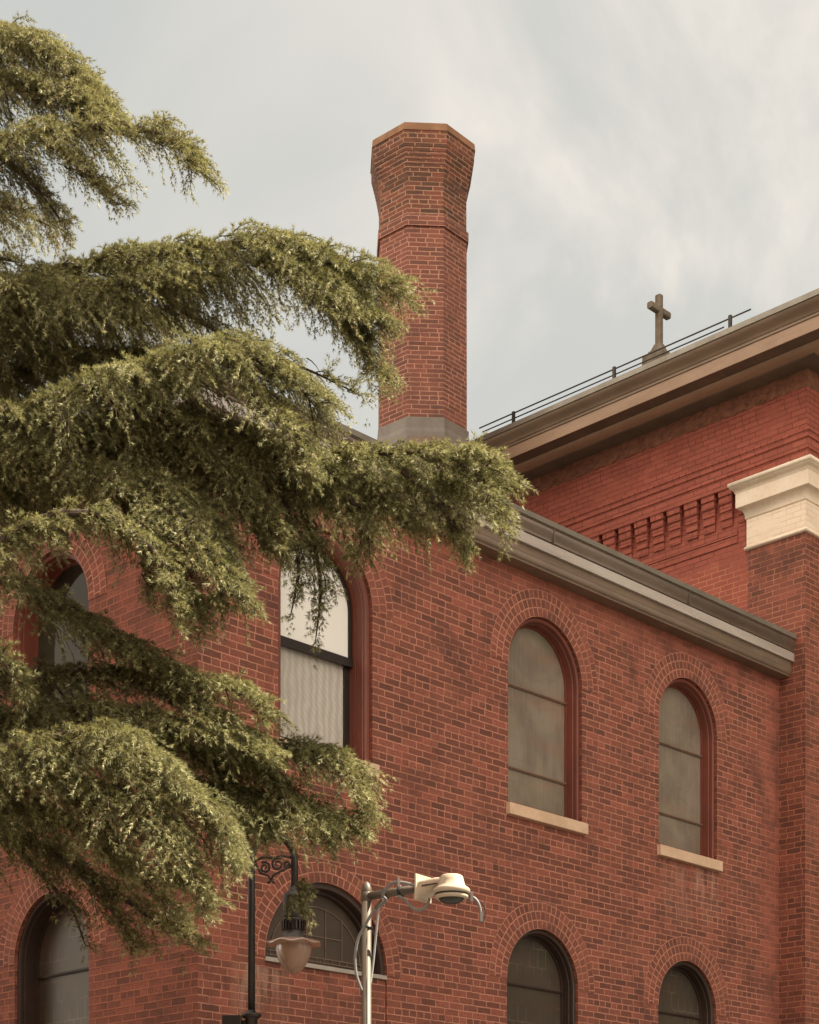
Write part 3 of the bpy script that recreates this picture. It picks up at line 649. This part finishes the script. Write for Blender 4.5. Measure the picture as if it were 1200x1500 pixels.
mb = MB(); mb.lathe((0, 0, 0), [(6 * S, zz(1484)), (14 * S, zz(1485)), (15 * S, zz(1488)), (13 * S, zz(1491)), (9 * S, zz(1493)), (9 * S, zz(1510)), (5 * S, zz(1512))], 20); mb.build('post_collar', M['lampmetal'], lamp)
mb = MB(); mb.box((LW(326, 0).x, -.05, zz(1512)), (LW(354, 0).x, .05, zz(1488))); mb.tube([LW(354, 1498), LW(368, 1498)], .02, 8); mb.build('junction_box', M['lampmetal'], lamp, bevel=.008)

# ------------------------------------------------------------------ security camera on its pole
DC = 8.5; S2 = DC / F
pb = at(537, 1500, DC); cp = tag(empty('camera_pole', (pb.x, pb.y, 0)), 'slim metal pole with ivory dome security camera and looping grey cables', 'security camera')
def CW(px, py, dep=DC):
    p = at(px, py, dep); return Vector((p.x - pb.x, p.y - pb.y, p.z))
zc = lambda py: (HY - py) * S2 + CAMZ
mb = MB(); mb.tube([(0, 0, 0), (0, 0, zc(1306))], .0235, 20); mb.build('pole', M['galv'], cp)
mb = MB(); mb.lathe((0, 0, 0), [(.0245, zc(1311)), (.026, zc(1309)), (.026, zc(1305)), (.024, zc(1301)), (.018, zc(1296)), (.009, zc(1292.5)), (.0005, zc(1291))], 20); mb.build('finial', M['galv'], cp)
mb = MB(); mb.lathe((0, 0, 0), [(.0238, zc(1321)), (.0275, zc(1320)), (.0275, zc(1308)), (.0238, zc(1307))], 20); mb.build('arm_clamp', M['galv'], cp)
A0 = Vector((0, 0, zc(1313.5))); dirA = Vector((.80, -.60, .0)).normalized(); LA = .335
A1 = A0 + dirA * LA
mb = MB(); mb.tube([A0, A1], .0195, 16); mb.build('arm', M['galv'], cp)
sideA = Vector((0, 0, 1)).cross(dirA)
MX = Matrix(((dirA.x, sideA.x, 0, A1.x), (dirA.y, sideA.y, 0, A1.y), (0, 0, 1, A1.z), (0, 0, 0, 1)))
mb = MB(); mb.box((-.004, -.062, -.066), (.006, .062, .056), MX)
plate = mb.build('mounting_plate', M['camwhite'], cp, bevel=.003)
mb = MB()
for y in (-.05, .05):
    for z in (-.054, .044):
        mb = MB(); mb.tube([MX @ Vector((-.007, y, z)), MX @ Vector((-.003, y, z))], .005, 8); mb.build('bolt', M['black'], plate)
# bracket neck and dome
mb = MB(); prof = []
secs = [(.006, .05, -.055, .03), (.05, .046, -.03, .03), (.10, .05, -.012, .03), (.155, .05, -.01, .025)]
rings = []
for (x, hw, z0, z1) in secs:
    c_ = .012; rings.append([MX @ Vector((x, y, z)) for y, z in ((-hw + c_, z0), (hw - c_, z0), (hw, z0 + c_), (hw, z1 - c_), (hw - c_, z1), (-hw + c_, z1), (-hw, z1 - c_), (-hw, z0 + c_))])
for a, b in zip(rings, rings[1:]):
    for k in range(8): mb.face([a[k], a[(k+1) % 8], b[(k+1) % 8], b[k]], smooth=False)
mb.face(rings[0]); mb.face(rings[-1])
hous = mb.build('camera_bracket', M['camwhite'], cp, bevel=.006)
DC0 = MX @ Vector((.165, 0, 0)); 
def lathe_c(prof, name, mat, n=36):
    mb = MB(); mb.lathe(DC0, prof, n); return mb.build(name, M[mat], hous)
lathe_c([(.001, .037), (.045, .036), (.053, .030), (.058, .010), (.064, -.012), (.080, -.024), (.086, -.030), (.086, -.044), (.080, -.049), (.070, -.050)], 'dome_housing', 'camwhite')
lathe_c([(.078, -.0485), (.078, -.057), (.072, -.058)], 'shadow_gap', 'black')
lathe_c([(.070, -.056), (.077, -.057), (.077, -.068), (.070, -.073), (.062, -.073), (.060, -.066)], 'dome_ring', 'camwhite')
lathe_c([(.061, -.066)] + [(.058 * math.cos(k * math.pi / 16), -.068 - .028 * math.sin(k * math.pi / 16)) for k in range(9)], 'lens_dome', 'black')
mb = MB(); mb.box((.03, -.03, -.005), (.115, -.0505, .0), MX); mb.build('housing_seam', M['black'], hous)
# cables
def smooth_path(pts, n=8):
    P = [pts[0]] + pts + [pts[-1]]; out = []
    for i in range(1, len(P) - 2):
        for k in range(n):
            t_ = k / n; a, b, c, d = P[i-1], P[i], P[i+1], P[i+2]
            out.append(.5 * ((2*b) + (c-a)*t_ + (2*a-5*b+4*c-d)*t_*t_ + (3*b-a-3*c+d)*t_**3))
    return out + [pts[-1]]
def q6(x, y, dep): return CW(480 + x / 4.615, 1240 + y / 4.615, dep)
def cable(pts, r_, name, mat='cable'):
    mb = MB(); mb.tube(smooth_path([q6(*p) for p in pts]), r_, 8); return mb.build(name, M[mat], cp)
cable([(690, 350, 8.27), (672, 400, 8.27), (620, 432, 8.28), (565, 408, 8.3), (520, 360, 8.33), (480, 335, 8.36)], .0066, 'cable')
cable([(600, 268, 8.27), (530, 248, 8.28), (455, 243, 8.3), (405, 275, 8.33), (372, 330, 8.36), (395, 360, 8.38), (370, 390, 8.40), (310, 440, 8.42), (250, 540, 8.44), (205, 630, 8.45), (186, 750, 8.46), (196, 870, 8.46), (232, 975, 8.465)], .0074, 'cable')
cable([(362, 375, 8.40), (345, 430, 8.42), (325, 620, 8.47), (308, 790, 8.5), (290, 930, 8.51)], .0052, 'conduit', 'conduit')
cable([(930, 345, 8.22), (985, 345, 8.22), (1020, 385, 8.22), (1036, 450, 8.22), (1032, 515, 8.22)], .0066, 'cable')
cable([(1040, 370, 8.23), (1062, 420, 8.23), (1062, 490, 8.23), (1040, 515, 8.22)], .003, 'wire', 'black')
mb = MB()
for p, d in (((372, 338), dirA), ((466, 322), dirA)):
    pc = A0 + dirA * (((p[0] - 250) / 350) * LA); mb = MB(); mb.lathe(pc, [(.0205, -.006), (.028, -.005), (.028, .005), (.0205, .006)], 16, axis=dirA); mb.build('cable_tie', M['black'], cp)
mb = MB(); mb.lathe((0, 0, zc(1240 + 549 / 4.615)), [(.0238, -.006), (.029, -.005), (.029, .005), (.0238, .006)], 16); mb.build('cable_tie', M['black'], cp)
mb = MB()
for (x, y, dep) in ((482, 245, 8.29), (975, 345, 8.215), (1040, 480, 8.215)):
    c_ = q6(x, y, dep); mb = MB(); mb.box((c_.x - .006, c_.y - .012, c_.z - .02), (c_.x + .006, c_.y + .012, c_.z + .026)); mb.build('clip', M['steel'], cp)
cable([(370, 350, 8.36), (320, 420, 8.39)], .007, 'strap', 'galv')

# ------------------------------------------------------------------ conifer
tree = None
TRX, TRY = -4.05, 11.3
tree = tag(empty('conifer_tree', (TRX, TRY, 0)), 'large conifer with drooping sunlit needle boughs reaching in front of the brick buildings', 'tree')
mb = MB(); tp = []
for k in range(20):
    z_ = 12.6 * k / 19; tp.append(Vector((.05 * math.sin(k * .9), .05 * math.cos(k * 1.3), z_)))
mb.tube(tp, [max(.02, .30 * (1 - k / 20) ** .8) for k in range(20)], 14); mb.build('trunk', M['bark'], tree)
t = NT('conifer_needles')
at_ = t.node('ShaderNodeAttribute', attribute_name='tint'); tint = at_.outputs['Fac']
c = t.mix(t.ramp(tint, 0, .6, smooth=False), (.045, .040, .017), (.20, .195, .080)); c = t.mix(t.ramp(tint, .6, 1.0, smooth=False), c, (.56, .54, .29))  # paler new growth at the tips; inner shade deepened in the colour
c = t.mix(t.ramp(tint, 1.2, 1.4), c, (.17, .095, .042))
t.link(c, t.b.inputs['Base Color']); t.b.inputs['Roughness'].default_value = .5; t.b.inputs['Specular IOR Level'].default_value = .45
tr = t.node('ShaderNodeBsdfTranslucent'); t.link(t.mix(.5, c, (.34, .32, .11)), tr.inputs[0])
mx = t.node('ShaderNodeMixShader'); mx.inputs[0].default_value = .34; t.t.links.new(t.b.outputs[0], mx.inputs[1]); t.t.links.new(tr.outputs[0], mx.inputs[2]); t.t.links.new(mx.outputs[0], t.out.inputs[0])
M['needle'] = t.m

def resample(P, step):
    """catmull-rom through P (n,3), sampled about every step metres"""
    Q = np.vstack([2 * P[0] - P[1], P, 2 * P[-1] - P[-2]]); out = []
    for i in range(1, len(Q) - 2):
        a, b, c, d = Q[i-1], Q[i], Q[i+1], Q[i+2]; n = max(2, int(np.linalg.norm(c - b) / step))
        for k in range(n):
            t_ = k / n; out.append(.5 * (2*b + (c-a)*t_ + (2*a-5*b+4*c-d)*t_**2 + (3*b-a-3*c+d)*t_**3))
    out.append(P[-1]); return np.array(out)
UP = np.array([0, 0, 1.0])
def grow_lateral(start, d, length, hang, tufts, twigs, dry, dens, lift=.18, tip=0.0):
    """one drooping spray: a lateral twig with side shoots, all set with needle tufts"""
    n = max(4, int(length / .055)); l = np.linspace(0, 1, n); tone = rng.normal(0, .16)
    side = np.cross(d, UP); side /= max(1e-6, np.linalg.norm(side))
    P = start + np.outer(l * length, d) + np.outer(lift * length * l * (1 - .6 * l) - hang * l ** 2, UP) + np.outer(.05 * length * np.sin(l * 3 + rng.uniform(0, 6)), side)
    if length > .1: twigs.append(P[[0, n // 3, 2 * n // 3, n - 1]])
    tang = np.gradient(P, axis=0); tang /= np.linalg.norm(tang, axis=1)[:, None]
    for k in range(n):
        if rng.random() > dens: continue
        tg = tang[k]; pos = P[k]
        tufts.append((pos, tg, l[k] + tone, dry))
        sl = (.085 + .10 * (1 - .38 * l[k])) * min(1.0, length / .3) * rng.uniform(.7, 1.25)
        for sgn in (-1, 1):
            if rng.random() > .9: continue
            sdv = tg * rng.uniform(.8, 1.15) + side * sgn * rng.uniform(.4, .75) + UP * rng.uniform(-.32, .05); sdv /= np.linalg.norm(sdv)
            m = max(1, int(sl / .017))
            for q in range(1, m + 1):
                x = sl * q / m
                tufts.append((pos + sdv * x - UP * (.9 * x * x) + rng.normal(0, .004, 3), sdv - UP * .25 * q / m, .35 + .65 * q / m * (.35 + .65 * l[k]) + tone, dry))
NF = 0
def needles(tufts, name, parent, origin, per=9, ln=.031, wd=.0033):
    global NF
    if not tufts: return
    pos = np.array([x[0] for x in tufts]); ax = np.array([x[1] for x in tufts]); tip = np.array([x[2] for x in tufts]); dry = np.array([x[3] for x in tufts])
    ax = ax / np.linalg.norm(ax, axis=1)[:, None] + UP * .22; ax /= np.linalg.norm(ax, axis=1)[:, None]
    n = len(pos); T = n * per
    a = np.repeat(ax, per, 0); p = np.repeat(pos, per, 0)
    rnd = rng.normal(size=(T, 3)); rnd -= (rnd * a).sum(1)[:, None] * a; rnd /= np.linalg.norm(rnd, axis=1)[:, None]
    sp = rng.uniform(.12, .85, T)[:, None]
    d = a * np.cos(sp) + rnd * np.sin(sp)
    w = np.cross(d, rng.normal(size=(T, 3))); w /= np.linalg.norm(w, axis=1)[:, None]
    L_ = (ln * rng.uniform(.6, 1.2, T))[:, None]
    b = p + d * .002
    V = np.empty((T, 3, 3)); V[:, 0] = b - w * wd / 2; V[:, 1] = b + w * wd / 2; V[:, 2] = b + d * L_ + w * 0
    V -= np.array(origin)
    me = bpy.data.meshes.new(name); me.vertices.add(T * 3); me.vertices.foreach_set('co', V.astype(np.float32).ravel())
    me.loops.add(T * 3); me.loops.foreach_set('vertex_index', np.arange(T * 3, dtype=np.int32))
    me.polygons.add(T); me.polygons.foreach_set('loop_start', np.arange(0, T * 3, 3, dtype=np.int32)); me.polygons.foreach_set('loop_total', np.full(T, 3, dtype=np.int32))
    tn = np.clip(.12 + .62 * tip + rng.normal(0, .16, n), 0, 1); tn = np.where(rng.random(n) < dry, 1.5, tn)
    me.update(calc_edges=True)
    at2 = me.attributes.new('tint', 'FLOAT', 'FACE'); at2.data.foreach_set('value', np.repeat(tn, per).astype(np.float32))
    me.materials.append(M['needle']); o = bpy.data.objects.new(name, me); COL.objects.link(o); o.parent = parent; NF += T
    return o

def bough(spines, base_r=.05):
    """spines: list of dict(p=[(px,py,depth)...], lat=, hang=, dens=, dry=); all of one bough"""
    tufts = []; twigs = []; mb = MB(); org = None
    for sp_ in spines:
        pts = [np.array(at(*q)) for q in sp_['p']]
        trunked = sp_['p'][0][0] <= -90
        if trunked: pts = [np.array([TRX, TRY, pts[0][2] + sp_.get('rise', .1)])] + pts
        S_ = resample(np.array(pts), .038); n = len(S_)
        if org is None: org = S_[0].copy()
        r0 = sp_.get('r', base_r if trunked else .018)
        idx = np.linspace(0, n - 1, max(6, n // 3)).astype(int)
        mb.tube([Vector(S_[k] - org) for k in idx], [r0 * (1 - k / (n - 1)) ** .75 + .003 for k in idx], 7)
        tang = np.gradient(S_, axis=0); tang /= np.linalg.norm(tang, axis=1)[:, None]
        lat, hang, dens, dry = sp_['lat'], sp_['hang'], sp_.get('dens', 1.0), sp_.get('dry', .03)
        bare = sp_.get('bare', 0.0)
        for k in range(n):
            f_ = k / (n - 1); px = 600 + F * S_[k][0] / S_[k][1]
            if (px < -150 and not sp_.get('rear')) or f_ < bare: continue
            side = np.cross(tang[k], UP); side /= max(1e-6, np.linalg.norm(side)); fw = tang[k] * np.array([1, 1, .4])
            prof = min(1.0, .55 + 1.1 * f_) * (1 - .62 * max(0, (f_ - .55) / .45)) if not trunked else (1 - .6 * max(0, (f_ - .6) / .4))
            for sgn in (-1, 1, -1, 1):
                if rng.random() > .72 * dens: continue
                d = side * sgn * rng.uniform(.35, 1) + fw * rng.uniform(.6, 1.0) + rng.normal(0, .09, 3); d[2] *= .5; d /= np.linalg.norm(d)
                L0 = lat * prof * rng.uniform(.55, 1.1)
                grow_lateral(S_[k] + rng.normal(0, .025, 3), d, L0, hang * .92 * prof * rng.uniform(.5, 1.1) * (L0 / max(lat, .01)), tufts, twigs, dry, min(1, dens + .1))
            if rng.random() < .55 * dens:   # short shoots on top keep the ridge closed
                d = fw * .6 + UP * .55 + rng.normal(0, .35, 3); d /= np.linalg.norm(d)
                grow_lateral(S_[k], d, rng.uniform(.05, .12), .03, tufts, twigs, dry, 1.0)
            if rng.random() < sp_.get('drop', .3):   # hanging sprays
                d = fw * rng.uniform(.2, .8) + side * rng.normal(0, .35) - UP * rng.uniform(.3, .9); d /= np.linalg.norm(d)
                grow_lateral(S_[k], d, hang * prof * rng.uniform(.45, 1.0), .1, tufts, twigs, dry, min(1, dens + .1), lift=0)
    for tw in twigs:
        mb.tube([Vector(q - org) for q in tw], [.0045, .0036, .0026, .0012], 3, cap=False)
    b = mb.build('bough', M['bark'], tree, weld=False); b.location = Vector(org) - Vector((TRX, TRY, 0))
    needles(tufts, 'foliage', b, org)
D = dict
BOUGHS = [
 # the sides of the crown that face away: left, towards the wall and below the frame
 [D(p=[(-200,1560,10.6),(0,1575,10.4),(150,1600,10.2),(270,1650,10.0)], lat=.5, hang=.3, rear=1, dens=.8)],
 [D(p=[(-180,1580,12.2),(-60,1590,12.9),(60,1610,13.5),(170,1650,13.9)], lat=.6, hang=.3, rear=1, dens=.8)],
 [D(p=[(-260,1420,12.0),(-190,1440,12.8),(-140,1480,13.6)], lat=.55, hang=.4, rear=1, dens=.8)],
 [D(p=[(-300,1180,11.9),(-230,1190,12.8),(-190,1210,13.6)], lat=.55, hang=.4, rear=1, dens=.8)],
 [D(p=[(-420,1300,11.0),(-520,1320,10.6),(-640,1370,10.2)], lat=.6, hang=.4, rear=1, dens=.7)],
 [D(p=[(-420,900,11.4),(-520,920,11.6),(-640,960,11.8)], lat=.55, hang=.4, rear=1, dens=.7)],
 [D(p=[(-480,1480,9.8),(-560,1500,9.0),(-640,1560,8.2)], lat=.6, hang=.4, rear=1, dens=.7)],
 [D(p=[(-420,560,11.4),(-510,580,11.2),(-600,620,11.0)], lat=.45, hang=.35, rear=1, dens=.7)],
 [D(p=[(-320,860,12.0),(-260,880,12.7),(-230,910,13.3)], lat=.5, hang=.4, rear=1, dens=.7)],
 [D(p=[(-150,130,11.4),(-40,120,11.3),(40,125,11.2),(100,145,11.1),(135,172,11.0)], lat=.34, hang=.34, drop=.35, dry=.10)],
 [D(p=[(-150,600,11.4),(-20,560,11.3),(90,530,11.2),(190,520,11.1),(260,535,11.0)], lat=.45, hang=.42, drop=.4, dry=.05)],
 [D(p=[(-150,700,11.0),(-20,665,10.9),(90,630,10.8),(200,610,10.7),(300,620,10.6),(390,650,10.5),(440,690,10.4)], lat=.42, hang=.42, drop=.4),
  D(p=[(200,610,10.7),(300,680,10.5),(360,740,10.4),(392,800,10.4)], lat=.26, hang=.25, drop=.35),
  D(p=[(150,620,10.7),(230,690,10.4),(300,760,10.2),(330,830,10.1)], lat=.28, hang=.26, drop=.35)],
 [D(p=[(300,700,10.9),(430,705,10.8),(540,705,10.7),(640,705,10.6),(680,722,10.55),(702,752,10.5)], lat=.36, hang=.36, drop=.45),
  D(p=[(520,700,10.5),(570,735,10.4),(612,770,10.4)], lat=.2, hang=.2, drop=.35)],
 [D(p=[(-150,430,11.0),(-20,430,10.9),(80,425,10.8),(150,420,10.8),(240,412,10.8),(300,405,10.8)], lat=.42, hang=.45, drop=.4)],
 [D(p=[(370,385,10.9),(420,395,10.75),(470,425,10.65),(515,465,10.6)], lat=.36, hang=.36, drop=.4)],
 [D(p=[(-150,1060,10.4),(0,1045,10.3),(100,1035,10.2),(200,1045,10.1),(300,1070,10.0),(380,1105,10.0)], lat=.38, hang=.38, drop=.4)],
 [D(p=[(20,1130,9.8),(110,1140,9.7),(190,1180,9.6),(240,1240,9.6),(262,1290,9.6)], lat=.32, hang=.32, drop=.4, dry=.06),
  D(p=[(240,1150,9.7),(310,1200,9.7),(335,1235,9.7),(346,1262,9.7)], lat=.2, hang=.2, drop=.35)],
 [D(p=[(240,1140,10.5),(330,1160,10.4),(420,1180,10.3),(480,1188,10.3),(512,1215,10.3)], lat=.32, hang=.30, drop=.4),
  D(p=[(300,1170,10.4),(345,1200,10.3),(365,1228,10.3)], lat=.2, hang=.2, drop=.35)],
 [D(p=[(-150,1160,10.2),(0,1170,10.1),(90,1200,10.0),(160,1250,9.9),(230,1310,9.9),(262,1350,9.9)], lat=.28, hang=.26, drop=.35, dens=.8, dry=.18)],
 [D(p=[(-120,870,10.0),(60,760,9.9),(160,760,9.9),(220,800,9.85),(255,860,9.8),(262,905,9.8)], lat=.2, hang=.2, drop=.3, bare=.5)],
 # top of the crown
 [D(p=[(-150,120,11.6),(-60,70,11.5),(0,62,11.4),(70,80,11.3),(120,120,11.2),(152,165,11.1)], lat=.40, hang=.32, drop=.35, dry=.10),
  D(p=[(-140,60,11.7),(-40,45,11.6),(30,50,11.5)], lat=.3, hang=.25, dry=.1)],
 [D(p=[(-150,215,11.0),(0,205,10.9),(90,190,10.8),(180,186,10.7),(240,200,10.6),(270,224,10.55),(288,252,10.5)], lat=.33, hang=.30, drop=.30, dry=.07),
  D(p=[(60,200,10.8),(110,240,10.75),(150,275,10.7),(172,300,10.7)], lat=.16, hang=.14, drop=.2, dry=.1),
  D(p=[(-20,215,11),(40,260,11),(80,310,11),(100,340,11)], lat=.18, hang=.18, dens=.8, dry=.15)],
 [D(p=[(-150,270,11.8),(-40,290,11.7),(30,310,11.6),(80,335,11.6)], lat=.3, hang=.3, dens=.7, dry=.2)],
 [D(p=[(-150,350,11.9),(-40,370,11.8),(30,385,11.7)], lat=.3, hang=.3, dens=.7, dry=.15)],
 # great upper bough
 [D(p=[(-200,470,11.6),(-60,440,11.4),(50,408,11.2),(150,385,11.1),(270,366,11.0),(400,358,10.9),(470,380,10.8),(525,402,10.75),(572,412,10.7)], lat=.55, hang=.50, drop=.42, r=.07),
  D(p=[(400,358,10.9),(480,410,10.8),(530,452,10.7),(558,475,10.65)], lat=.28, hang=.28, drop=.3),
  D(p=[(420,400,11.0),(500,470,10.9),(540,520,10.85),(556,560,10.8)], lat=.24, hang=.25, drop=.3),
  D(p=[(180,385,11.2),(260,450,11.2),(330,490,11.2),(400,520,11.2),(470,550,11.2),(530,580,11.2)], lat=.20, hang=.2, dens=.55, drop=.2)],
 [D(p=[(-200,520,11.9),(-40,490,11.8),(60,455,11.7),(160,440,11.6),(240,470,11.5)], lat=.5, hang=.5, drop=.4, dens=.9, dry=.06)],
 # middle bough
 [D(p=[(-200,660,10.8),(-60,630,10.7),(60,595,10.6),(160,560,10.5),(250,530,10.4),(330,510,10.3),(400,540,10.25),(440,568,10.2),(466,602,10.2)], lat=.5, hang=.48, drop=.42, r=.06),
  D(p=[(330,520,10.3),(380,590,10.2),(430,640,10.1),(452,690,10.1)], lat=.26, hang=.26, drop=.35),
  D(p=[(200,560,10.5),(280,640,10.4),(340,700,10.3),(400,770,10.3),(415,815,10.3)], lat=.24, hang=.24, drop=.3, dens=.9)],
 [D(p=[(-200,720,11.3),(-40,700,11.2),(60,690,11.1),(150,690,11.0)], lat=.36, hang=.4, drop=.3, r=.05, dens=.9, dry=.06),
  D(p=[(40,690,11.1),(75,740,11.1),(90,790,11.1)], lat=.13, hang=.14, drop=.2)],
 # sunlit hanging mass
 [D(p=[(-120,640,10.9),(60,660,10.6),(170,700,10.3),(240,760,10.1),(300,820,10.0),(360,885,9.95)], lat=.32, hang=.3, drop=.4, bare=.45, dry=.04),
  D(p=[(180,690,10.2),(230,770,10.1),(262,850,10.05),(282,918,10.0)], lat=.24, hang=.22, drop=.3),
  D(p=[(120,680,10.4),(180,740,10.3),(210,810,10.2),(225,870,10.2)], lat=.18, hang=.2, drop=.3),
  D(p=[(220,700,10.2),(290,760,10.1),(320,830,10.0),(325,900,10.0)], lat=.18, hang=.2, drop=.3)],
 # long bough to the right
 [D(p=[(-120,690,11.0),(150,680,10.8),(330,660,10.6),(430,672,10.5),(540,664,10.4),(640,664,10.3),(680,666,10.25),(708,676,10.2),(722,688,10.2)], lat=.42, hang=.40, drop=.42, bare=.50, r=.05),
  D(p=[(660,672,10.3),(710,712,10.2),(725,745,10.15),(734,780,10.15)], lat=.2, hang=.2, drop=.3),
  D(p=[(590,690,10.35),(640,735,10.3),(670,775,10.3),(684,812,10.3)], lat=.17, hang=.16, drop=.25),
  D(p=[(480,690,10.4),(520,740,10.4),(530,790,10.4),(522,822,10.4)], lat=.16, hang=.16, drop=.25),
  D(p=[(400,680,10.5),(425,760,10.5),(438,830,10.5),(425,905,10.5)], lat=.16, hang=.16, dens=.6, drop=.2),
  D(p=[(420,690,10.6),(455,780,10.6),(470,860,10.6),(462,940,10.6)], lat=.15, hang=.15, dens=.62, drop=.2)],
 # bare limb with foliage at its end
 [D(p=[(-200,800,10.6),(-60,838,10.5),(40,862,10.4),(130,915,10.3),(220,965,10.2),(300,1000,10.1),(355,1015,10.05),(388,1050,10.0)], lat=.30, hang=.28, drop=.35, bare=.52, r=.04),
  D(p=[(180,940,10.2),(260,1010,10.2),(330,1060,10.15),(380,1090,10.1)], lat=.28, hang=.26, drop=.3)],
 [D(p=[(-150,930,10.0),(-30,945,9.9),(10,975,9.8),(30,1010,9.8)], lat=.2, hang=.25, drop=.3)],
 [D(p=[(-150,1000,10.6),(0,985,10.5),(90,985,10.4),(180,990,10.4),(250,1020,10.3)], lat=.30, hang=.30, drop=.35)],
 # lower front bough
 [D(p=[(-200,1130,9.9),(-60,1110,9.8),(60,1085,9.7),(150,1072,9.6),(220,1110,9.55),(280,1165,9.5),(315,1210,9.5),(334,1255,9.5)], lat=.36, hang=.36, drop=.42, r=.05),
  D(p=[(160,1080,9.6),(210,1150,9.55),(250,1220,9.5),(290,1300,9.5),(300,1330,9.5)], lat=.25, hang=.24, drop=.3, dry=.06),
  D(p=[(40,1090,9.8),(110,1160,9.75),(150,1220,9.7),(180,1280,9.7)], lat=.26, hang=.26, drop=.3, dry=.1)],
 # lower bough to the right
 [D(p=[(-120,1070,10.8),(120,1060,10.7),(260,1075,10.5),(380,1095,10.4),(470,1100,10.3),(500,1118,10.25),(523,1155,10.2),(534,1198,10.2)], lat=.36, hang=.36, drop=.42, bare=.4, r=.045),
  D(p=[(330,1100,10.4),(410,1150,10.3),(460,1190,10.2),(485,1232,10.2)], lat=.25, hang=.24, drop=.3),
  D(p=[(270,1090,10.4),(340,1150,10.3),(375,1185,10.2),(392,1210,10.2)], lat=.24, hang=.22, drop=.3),
  D(p=[(438,1292,10.3),(440,1306,10.3),(443,1320,10.3),(444,1328,10.3)], lat=.035, hang=.03, drop=.2)],
 # thin brownish sprays at the bottom
 [D(p=[(-150,1190,10.6),(0,1210,10.4),(90,1260,10.3),(170,1310,10.2),(230,1350,10.1),(280,1378,10.1)], lat=.30, hang=.26, drop=.3, dens=.7, dry=.28),
  D(p=[(0,1220,10.4),(60,1280,10.4),(110,1340,10.4),(125,1385,10.4)], lat=.18, hang=.18, dens=.5, dry=.35),
  D(p=[(120,1280,10.2),(170,1340,10.2),(200,1390,10.2)], lat=.2, hang=.18, dens=.7, dry=.2)],
 [D(p=[(-150,1120,11.0),(0,1160,10.9),(80,1220,10.8),(110,1270,10.8)], lat=.3, hang=.3, dens=.6, dry=.3)],
]
for b in BOUGHS: bough(b)
print('needles', NF)
